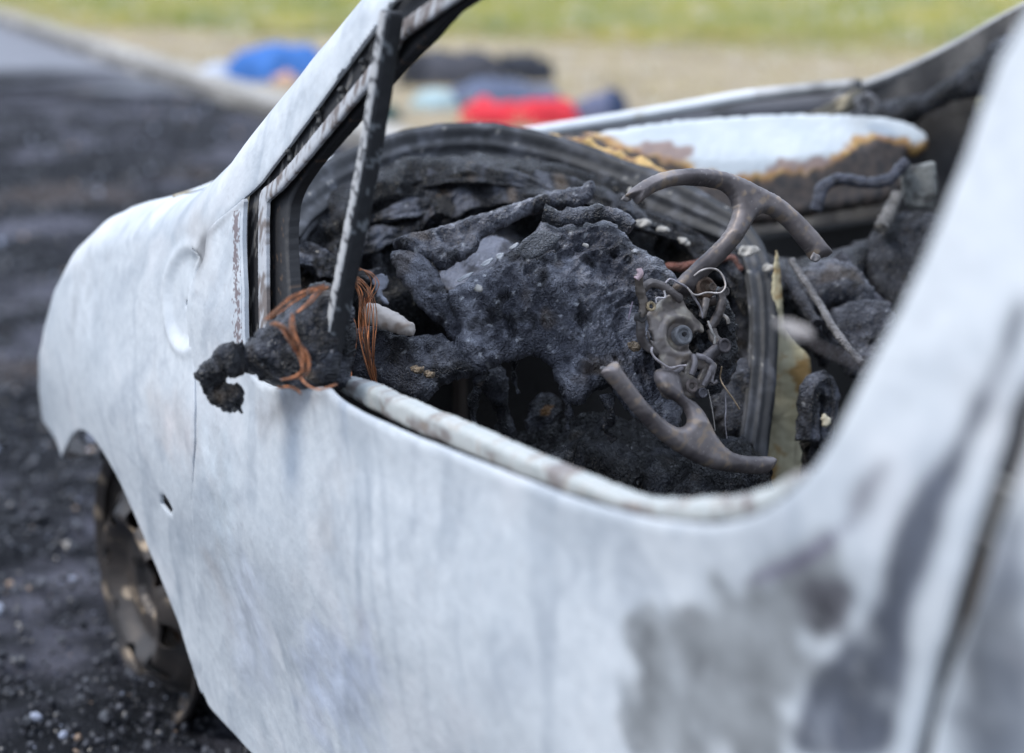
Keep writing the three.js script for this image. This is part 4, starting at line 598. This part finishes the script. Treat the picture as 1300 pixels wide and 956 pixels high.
// ---- melted mirror foot on the door corner
{
  const pl = planeAt(350, 450, atX(350, 450, -0.015).sub(C0).dot(FW), FACE(-0.75, 0.25, 0.6));
  const mir = part('melted_mirror', lump(pl, [[300, 452], [318, 432], [345, 408], [372, 388], [400, 374], [424, 372], [432, 420], [424, 484], [390, 494], [352, 490], [330, 478], [312, 470]], { R: 0.024, belly: 0.012, step: 0.0022, rag: 0.004, relief: [[0.016, 16], [0.006, 48]], wr: 0.011, wrF: 34, color: CH(0.72, 6), zz: 4 }), M.char, door, 'melted black mirror foot drooping over the door');
  part('mirror_droop', rod([[322, 456], [300, 458], [290, 472], [288, 492], [298, 502], [312, 500], [322, 494]].map(q => pl.pt(q[0], q[1], 0.03)), t => 0.0155 - 0.005 * t + 0.003 * Math.sin(t * 17), { seg: 90, ring: 24, rough: 0.5, roughF: 70, color: CH3(0.6, 7) }), M.char, mir);
  part('mirror_drip', rod([[318, 496], [321, 506], [320, 514], [325, 523]].map(q => pl.pt(q[0], q[1], 0.03)), t => 0.006 - 0.005 * t, { seg: 30, ring: 8, rough: 0.5, roughF: 80, color: CH3(0.5, 7) }), M.char, mir);
  part('mirror_stump', lump(planeAt(415, 440, pl.o.clone().sub(C0).dot(FW) + 0.03, FACE(-0.6, 0.2, 0.75)), [[388, 372], [420, 360], [446, 380], [452, 440], [440, 492], [400, 494], [380, 470]], { R: 0.02, step: 0.003, rag: 0.004, relief: [[0.014, 20]], wr: 0.012, wrF: 36, color: CH(0.6, 3), zz: 6 }), M.char, mir);
}
// ---- bare copper wires
function wires(name, base, n, spread, r, label) {
  const gs = []; for (let i = 0; i < n; i++) { const ox = (rnd() - 0.5) * 2, oy = (rnd() - 0.5) * 2, j = base.map((q, k) => { const w = Math.sin(Math.PI * clamp(k / (base.length - 1) * 0.8 + 0.14)) * spread; return atDepth(q[0] + w * (ox + (rnd() - 0.5) * 0.9), q[1] + w * (oy * 0.5 + (rnd() - 0.5) * 0.7), q[2] + (rnd() - 0.5) * 0.012); });
    const br = 0.35 + rnd() * 1.0; gs.push(rod(j, r, { seg: 44, ring: 5, color: (t) => { const c = mix3([0.52, 0.20, 0.085], [0.24, 0.12, 0.07], clamp(0.5 + noise(t * 9, i * 3.1, 2) * 1.6)); return [c[0] * br, c[1] * br, c[2] * br]; } })); }
  gs.forEach(g => part('wire', g, M.copper, name));
}
const loomA = new THREE.Group(); loomA.name = 'copper_loom'; loomA.userData.label = 'hanging bundle of bare copper wires behind the division bar'; car.add(loomA);
wires(loomA, [[430, 352, 1.60], [452, 356, 1.59], [464, 372, 1.59], [466, 405, 1.59], [466, 440, 1.59], [472, 470, 1.60], [478, 492, 1.61]], 16, 9, 0.00055);
wires(loomA, [[436, 345, 1.60], [462, 344, 1.59], [474, 358, 1.59], [470, 376, 1.59], [462, 388, 1.6]], 3, 5, 0.0005);
wires(loomA, [[440, 392, 1.62], [452, 412, 1.61], [450, 440, 1.61], [446, 468, 1.61], [446, 480, 1.6]], 4, 5, 0.0006);
const loomB = new THREE.Group(); loomB.name = 'copper_loom'; loomB.userData.label = 'tangle of bare orange copper wires over the melted mirror'; car.add(loomB);
const dM = atX(370, 430, -0.02).sub(C0).dot(FW) - 0.052;
wires(loomB, [[346, 410, dM], [362, 418, dM], [374, 436, dM], [386, 452, dM], [388, 468, dM], [378, 478, dM], [358, 482, dM]], 10, 6, 0.00065);
wires(loomB, [[372, 398, dM + 0.02], [372, 415, dM], [378, 434, dM], [386, 455, dM], [384, 472, dM]], 6, 5, 0.00065);
wires(loomB, [[338, 406, dM + 0.01], [356, 392, dM + 0.02], [372, 378, dM + 0.03], [400, 366, dM + 0.03], [412, 362, dM + 0.04]], 5, 5, 0.00065);
wires(loomB, [[376, 396, dM + 0.02], [392, 382, dM + 0.02], [404, 368, dM + 0.03], [416, 364, dM + 0.04]], 5, 5, 0.00065);
wires(loomB, [[378, 474, dM], [390, 488, dM], [402, 494, dM], [428, 488, dM + 0.02]], 2, 1.5, 0.0008);
wires(loomB, [[352, 492, dM], [372, 492, dM], [382, 500, dM]], 4, 3, 0.00065);
wires(loomB, [[428, 486, 1.5], [470, 494, 1.52], [500, 505, 1.53], [522, 514, 1.54]], 3, 4, 0.0007);

// =================================================================== STEERING WHEEL
{
  const hubP = atDepth(885, 412, 1.585), SW = planeAt(885, 412, 1.585, FACE(-0.08, 0.42, 0.90));
  const z1 = (a) => a.map(([x, y]) => [740 + x / 3.1875, 180 + y / 3.1875]), z2 = (a) => a.map(([x, y]) => [740 + x / 3.1875, 340 + y / 3.1875]);
  const MC = (u, v) => { const n = fbm(u * 22, v * 22, 3, 4), m = fbm(u * 90, v * 90, 7, 3), p = noise(u * 240, v * 240, 5); let c = mix3([0.085, 0.074, 0.076], [0.25, 0.22, 0.215], clamp(0.5 + n * 1.7)); c = mix3(c, [0.36, 0.27, 0.185], sstep(0.08, 0.34, m + n * 0.5) * 0.6); if (p > 0.55) c = mix3(c, [0.45, 0.42, 0.4], 0.35); return c; };
  const sw = new THREE.Group(); sw.name = 'steering_wheel'; sw.userData.label = 'bare metal steering wheel skeleton with broken rim'; car.add(sw);
  const swPart = (n, g, m = M.metal, l) => part(n, g, m, sw, l);
  const bend = (u, v) => 0.012 - 0.9 * Math.max(0, 0.115 - Math.hypot(u, v)) * 0.5;
  swPart('upper_rim', lump(SW, z1([[158, 228], [180, 205], [205, 186], [260, 155], [320, 136], [400, 127], [480, 130], [550, 142], [620, 168], [690, 204], [760, 240], [830, 298], [890, 358], [940, 418], [974, 462], [940, 476], [906, 484], [888, 456], [850, 410], [815, 366], [775, 328], [735, 303], [705, 297], [680, 306], [655, 335], [628, 380], [590, 440], [560, 486], [530, 520], [500, 560], [480, 600], [430, 600], [405, 575], [418, 545], [445, 512], [490, 462], [535, 412], [572, 350], [590, 295], [584, 248], [560, 214], [520, 196], [450, 186], [380, 184], [320, 192], [262, 214], [222, 240], [200, 258], [190, 236]]), { R: 0.0115, grow: 0.0014, step: 0.0015, rag: 0.0006, ragF: 200, smooth: 2, relief: [[0.0012, 40]], color: MC, bend }), M.metal, 'upper rim arc and spoke, broken at both ends');
  swPart('lower_rim', lump(SW, z2([[58, 430], [80, 410], [106, 391], [130, 430], [175, 490], [230, 560], [290, 620], [340, 652], [372, 657], [398, 642], [412, 612], [407, 574], [386, 546], [350, 520], [318, 492], [303, 450], [310, 415], [350, 405], [400, 420], [405, 470], [402, 518], [440, 545], [468, 590], [485, 650], [520, 710], [570, 755], [640, 772], [735, 774], [746, 795], [716, 832], [640, 833], [540, 822], [450, 796], [380, 757], [300, 702], [220, 626], [150, 540], [98, 476]]), { R: 0.0115, grow: 0.0014, step: 0.0015, rag: 0.0005, ragF: 200, smooth: 2, relief: [[0.0012, 40]], color: MC, bend }), M.metal, 'lower rim arc and spoke, broken at both ends');
  // pale broken ends
  for (const [a, b] of [[z1([[175, 232]])[0], 6], [z1([[940, 468]])[0], 8], [z2([[84, 410]])[0], 6]]) swPart('broken_end', lump(planeAt(a[0], a[1], 1.572, SW.n), oval(a[0], a[1], b, b * 0.7, 7).map(q => [a[0] + (q[0] - a[0]) * (0.5 + rnd() * 0.7), a[1] + (q[1] - a[1]) * (0.5 + rnd() * 0.8)]), { R: 0.002, step: 0.0012, rag: 0.0015, ragF: 160, smooth: 2, relief: [[0.002, 120]], color: plain([0.2, 0.185, 0.185], 0.5, 150) }), M.ash);
  // hub, traced from the photograph in its own plane, set back from the rim
  const HP = planeAt(868, 425, 1.585, FACE(-0.14, 0.40, 0.90)), hq = ([x, y]) => [780 + x / 4.78, 330 + y / 4.78], hp = (x, y, h = 0) => { const q = hq([x, y]); return HP.pt(q[0], q[1], h); };
  const hole = a => sdPoly(a.map(p => HP.uv(...hq(p))));
  const plateOut = smoothPoly([[205, 330], [240, 295], [290, 240], [345, 205], [400, 195], [430, 240], [455, 300], [505, 350], [540, 390], [545, 440], [500, 430], [476, 455], [470, 500], [455, 545], [475, 575], [540, 590], [600, 600], [640, 640], [600, 720], [560, 780], [520, 830], [430, 830], [340, 840], [290, 780], [272, 700], [302, 660], [285, 590], [240, 520], [212, 450], [225, 390]].map(p => HP.uv(...hq(p))), 3);
  const pc = HP.uv(...hq([400, 460])), psd = sdPoly(plateOut), hs = [hole([[405, 630], [440, 625], [432, 690], [410, 670]]), hole([[480, 640], [540, 665], [520, 720], [470, 690]]), hole([[210, 410], [235, 440], [250, 500], [225, 480]])];
  const pr = (u, v) => { const r = Math.hypot(u - pc[0], v - pc[1]); return -0.005 * (1 - sstep(0.014, 0.019, r)) + 0.004 * Math.exp(-Math.pow((r - 0.022) / 0.005, 2)) - 0.12 * Math.max(0, r - 0.03) + 0.005 * fbm(u * 45, v * 45, 2, 3); };
  const HC = (u, v) => { const c = MC(u, v), n = fbm(u * 60, v * 60, 4, 3); return mix3(mix3(c, [0.27, 0.235, 0.205], 0.5), [0.46, 0.41, 0.33], sstep(0.02, 0.24, n) * 0.6); };
  const hub = swPart('hub_plate', solid({ sdf: (u, v) => { let d = psd(u, v); for (const h of hs) d = Math.max(d, -h(u, v)); return d + 0.001 * fbm(u * 200, v * 200, 1, 2); }, bounds: boundsOf(plateOut), step: 0.0012, pos: (u, v, h) => HP.pos(u, v, h), front: (u, v, d) => pr(u, v) - 0.002 * (1 - capProfile(d, 0.003)), back: (u, v) => pr(u, v) - 0.005, closed: false, color: HC }), M.metal, 'pressed hub plate');
  const bolt = (x, y, r, h, c, hex = true) => { const g = new THREE.CylinderGeometry(r * 0.9, r, 0.008, 24, 1).rotateX(Math.PI / 2), parts = [g]; parts.push(new THREE.TorusGeometry(r * 0.8, r * 0.22, 8, 24).translate(0, 0, 0.004)); const q = new THREE.Quaternion().setFromUnitVectors(V(0, 0, 1), HP.n), p = hp(x, y, h); const m = mergeGeometries(parts); m.applyQuaternion(q); m.translate(p.x, p.y, p.z); return tint(m, plain(c, 0.5, 150)); };
  part('hub_bolt', bolt(405, 460, 0.0112, 0.001, [0.24, 0.245, 0.26]), M.metal, hub);
  { const p = hp(408, 455, 0.0055), g = new THREE.CylinderGeometry(0.0026, 0.0032, 0.004, 6).rotateX(Math.PI / 2).applyQuaternion(new THREE.Quaternion().setFromUnitVectors(V(0, 0, 1), HP.n)); g.translate(p.x, p.y, p.z); part('bolt_socket', tint(g, () => [0.02, 0.02, 0.022]), M.metal, hub); }
  const arm = (name, pts, r, c = [0.12, 0.105, 0.1], flat = 0.8, label) => swPart(name, rod(pts.map(p => hp(p[0], p[1], p[2] || 0.004)), r, { seg: 50, ring: 12, flatN: HP.n, flat, rough: 0.22, roughF: 110, color: (t, a, x, y, z) => plain(c, 0.7, 70)(x, y, z) }), M.metal, label);
  arm('lever_stub', [[92, 110, 0.02], [120, 200, 0.014], [150, 290, 0.01], [148, 360, 0.006]], 0.0052, [0.12, 0.10, 0.085], 0.8, 'lever stub with a pale broken tip');
  arm('lever_tip', [[92, 78, 0.022], [100, 110, 0.022], [80, 140, 0.02]], 0.0034, [0.62, 0.46, 0.48]);
  arm('bracket', [[150, 360, 0.004], [148, 430, 0], [185, 500, -0.004], [280, 560, -0.006]], 0.0052);
  arm('bracket', [[158, 188, 0], [210, 148, 0.004], [280, 168, 0.006], [330, 200, 0.006], [395, 245, 0.004]], 0.005);
  arm('bracket', [[540, 240, 0.006], [532, 300, 0.006], [520, 352, 0.004]], 0.0042, [0.17, 0.15, 0.14]);
  arm('bracket', [[640, 205, 0], [640, 280, 0], [625, 350, -0.002], [590, 410, -0.004]], 0.0052);
  arm('bracket', [[545, 250, -0.012], [600, 240, -0.012], [640, 235, -0.01]], 0.006, [0.1, 0.08, 0.07]);
  arm('bracket', [[655, 330, -0.002], [672, 360, 0], [682, 392, 0]], 0.0024, [0.2, 0.18, 0.16]);
  arm('bracket', [[640, 530, 0.004], [590, 560, 0.004], [545, 600, 0.002]], 0.0065, [0.13, 0.12, 0.125]);
  arm('bracket', [[600, 420, -0.004], [610, 470, -0.002], [640, 520, 0]], 0.006, [0.11, 0.095, 0.085]);
  arm('cage_bar', [[462, 585, 0.008], [455, 650, 0.012], [438, 705, 0.010]], 0.0038, [0.17, 0.155, 0.16]);
  arm('cage_bar', [[470, 585, 0.008], [520, 610, 0.012], [556, 645, 0.012], [545, 700, 0.012], [525, 770, 0.006]], 0.0038, [0.17, 0.155, 0.16]);
  arm('cage_bar', [[600, 640, 0.002], [585, 700, 0.002], [572, 752, 0]], 0.0034, [0.17, 0.155, 0.16]);
  arm('cage_bar', [[570, 750, 0.002], [592, 752, 0.004], [608, 738, 0.006]], 0.0022, [0.2, 0.18, 0.18]);
  arm('cage_bar', [[300, 668, 0.004], [345, 690, 0.004], [400, 660, 0.006]], 0.003, [0.17, 0.155, 0.16]);
  arm('pale_clip_wire', [[186, 546, 0.016], [178, 575, 0.018], [196, 606, 0.018], [250, 645, 0.016], [300, 666, 0.014], [360, 655, 0.014], [402, 650, 0.012]], 0.0013, [0.5, 0.45, 0.45], 1);
  arm('clip_wire', [[288, 150, 0.008], [310, 128, 0.01], [360, 150, 0.01], [415, 180, 0.01], [450, 230, 0.01], [500, 300, 0.008], [520, 360, 0.006]], 0.0012, [0.3, 0.28, 0.3], 1);
  arm('clip_wire', [[410, 175, 0.01], [455, 225, 0.012], [515, 215, 0.016], [600, 215, 0.016], [628, 180, 0.016], [622, 120, 0.014], [590, 80, 0.014], [545, 68, 0.014], [490, 80, 0.014], [450, 110, 0.012]], 0.0011, [0.5, 0.45, 0.42], 1, );
  arm('clip_wire', [[540, 380, 0.01], [560, 450, 0.012], [575, 480, 0.012], [580, 520, 0.01]], 0.0014, [0.36, 0.34, 0.32], 1);
  arm('clip_wire', [[270, 200, 0.012], [275, 240, 0.012], [225, 245, 0.012], [222, 275, 0.012]], 0.0012, [0.45, 0.42, 0.42], 1);
  arm('clip_wire', [[95, 260, 0.006], [85, 320, 0.004], [75, 370, 0.004]], 0.0008, [0.2, 0.16, 0.2], 1);
  const ringAt = (x, y, R, r, c, h = 0.008) => { const g = new THREE.TorusGeometry(R, r, 10, 24).applyQuaternion(new THREE.Quaternion().setFromUnitVectors(V(0, 0, 1), HP.n)), p = hp(x, y, h); g.translate(p.x, p.y, p.z); return tint(g, plain(c, 0.5, 120)); };
  swPart('brass_bush', ringAt(186, 296, 0.0042, 0.0017, [0.46, 0.36, 0.22], 0.014)); swPart('bolt_ring', ringAt(446, 772, 0.0055, 0.0024, [0.17, 0.14, 0.13], 0.008));
  swPart('boss', bolt(560, 165, 0.0125, -0.006, [0.13, 0.085, 0.06])); swPart('screw', bolt(575, 172, 0.005, 0.004, [0.14, 0.11, 0.09]));
  swPart('knob', bolt(655, 196, 0.0058, 0.002, [0.09, 0.08, 0.08])); swPart('knob', bolt(515, 812, 0.0058, 0.004, [0.13, 0.125, 0.14])); swPart('knob', bolt(640, 528, 0.0085, 0.006, [0.10, 0.09, 0.095])); swPart('knob', bolt(142, 356, 0.006, 0.006, [0.08, 0.075, 0.075]));
  // column stub and hardened residue behind the hub
  swPart('column_shroud', lump(planeAt(880, 430, 1.66, FACE(-0.4, 0.4, 0.8)), [[838, 372], [870, 352], [905, 360], [930, 400], [936, 450], [920, 490], [890, 505], [850, 500], [830, 450]], { R: 0.03, step: 0.003, rag: 0.006, relief: [[0.02, 20], [0.008, 60]], wr: 0.01, wrF: 40, color: CH(0.7, 12), zz: 11 }), M.char);
  arm('hanging_strand', [[640, 650, 0], [655, 720, -0.004], [672, 795, 0], [715, 855, 0], [748, 910, 0]], 0.0009, [0.34, 0.25, 0.16], 1);
  arm('hanging_strand', [[556, 790, 0], [575, 870, 0], [590, 960, 0], [600, 1040, 0]], 0.0007, [0.3, 0.28, 0.26], 1);
  arm('hanging_strand', [[700, 800, -0.01], [705, 900, -0.01], [700, 980, -0.01], [712, 1080, -0.01]], 0.0008, [0.3, 0.28, 0.3], 1);
  arm('steering_column', [[420, 470, -0.03], [430, 440, -0.12], [450, 420, -0.22]], 0.018, [0.03, 0.03, 0.03], 1);
}

renderer.render(scene, camera);
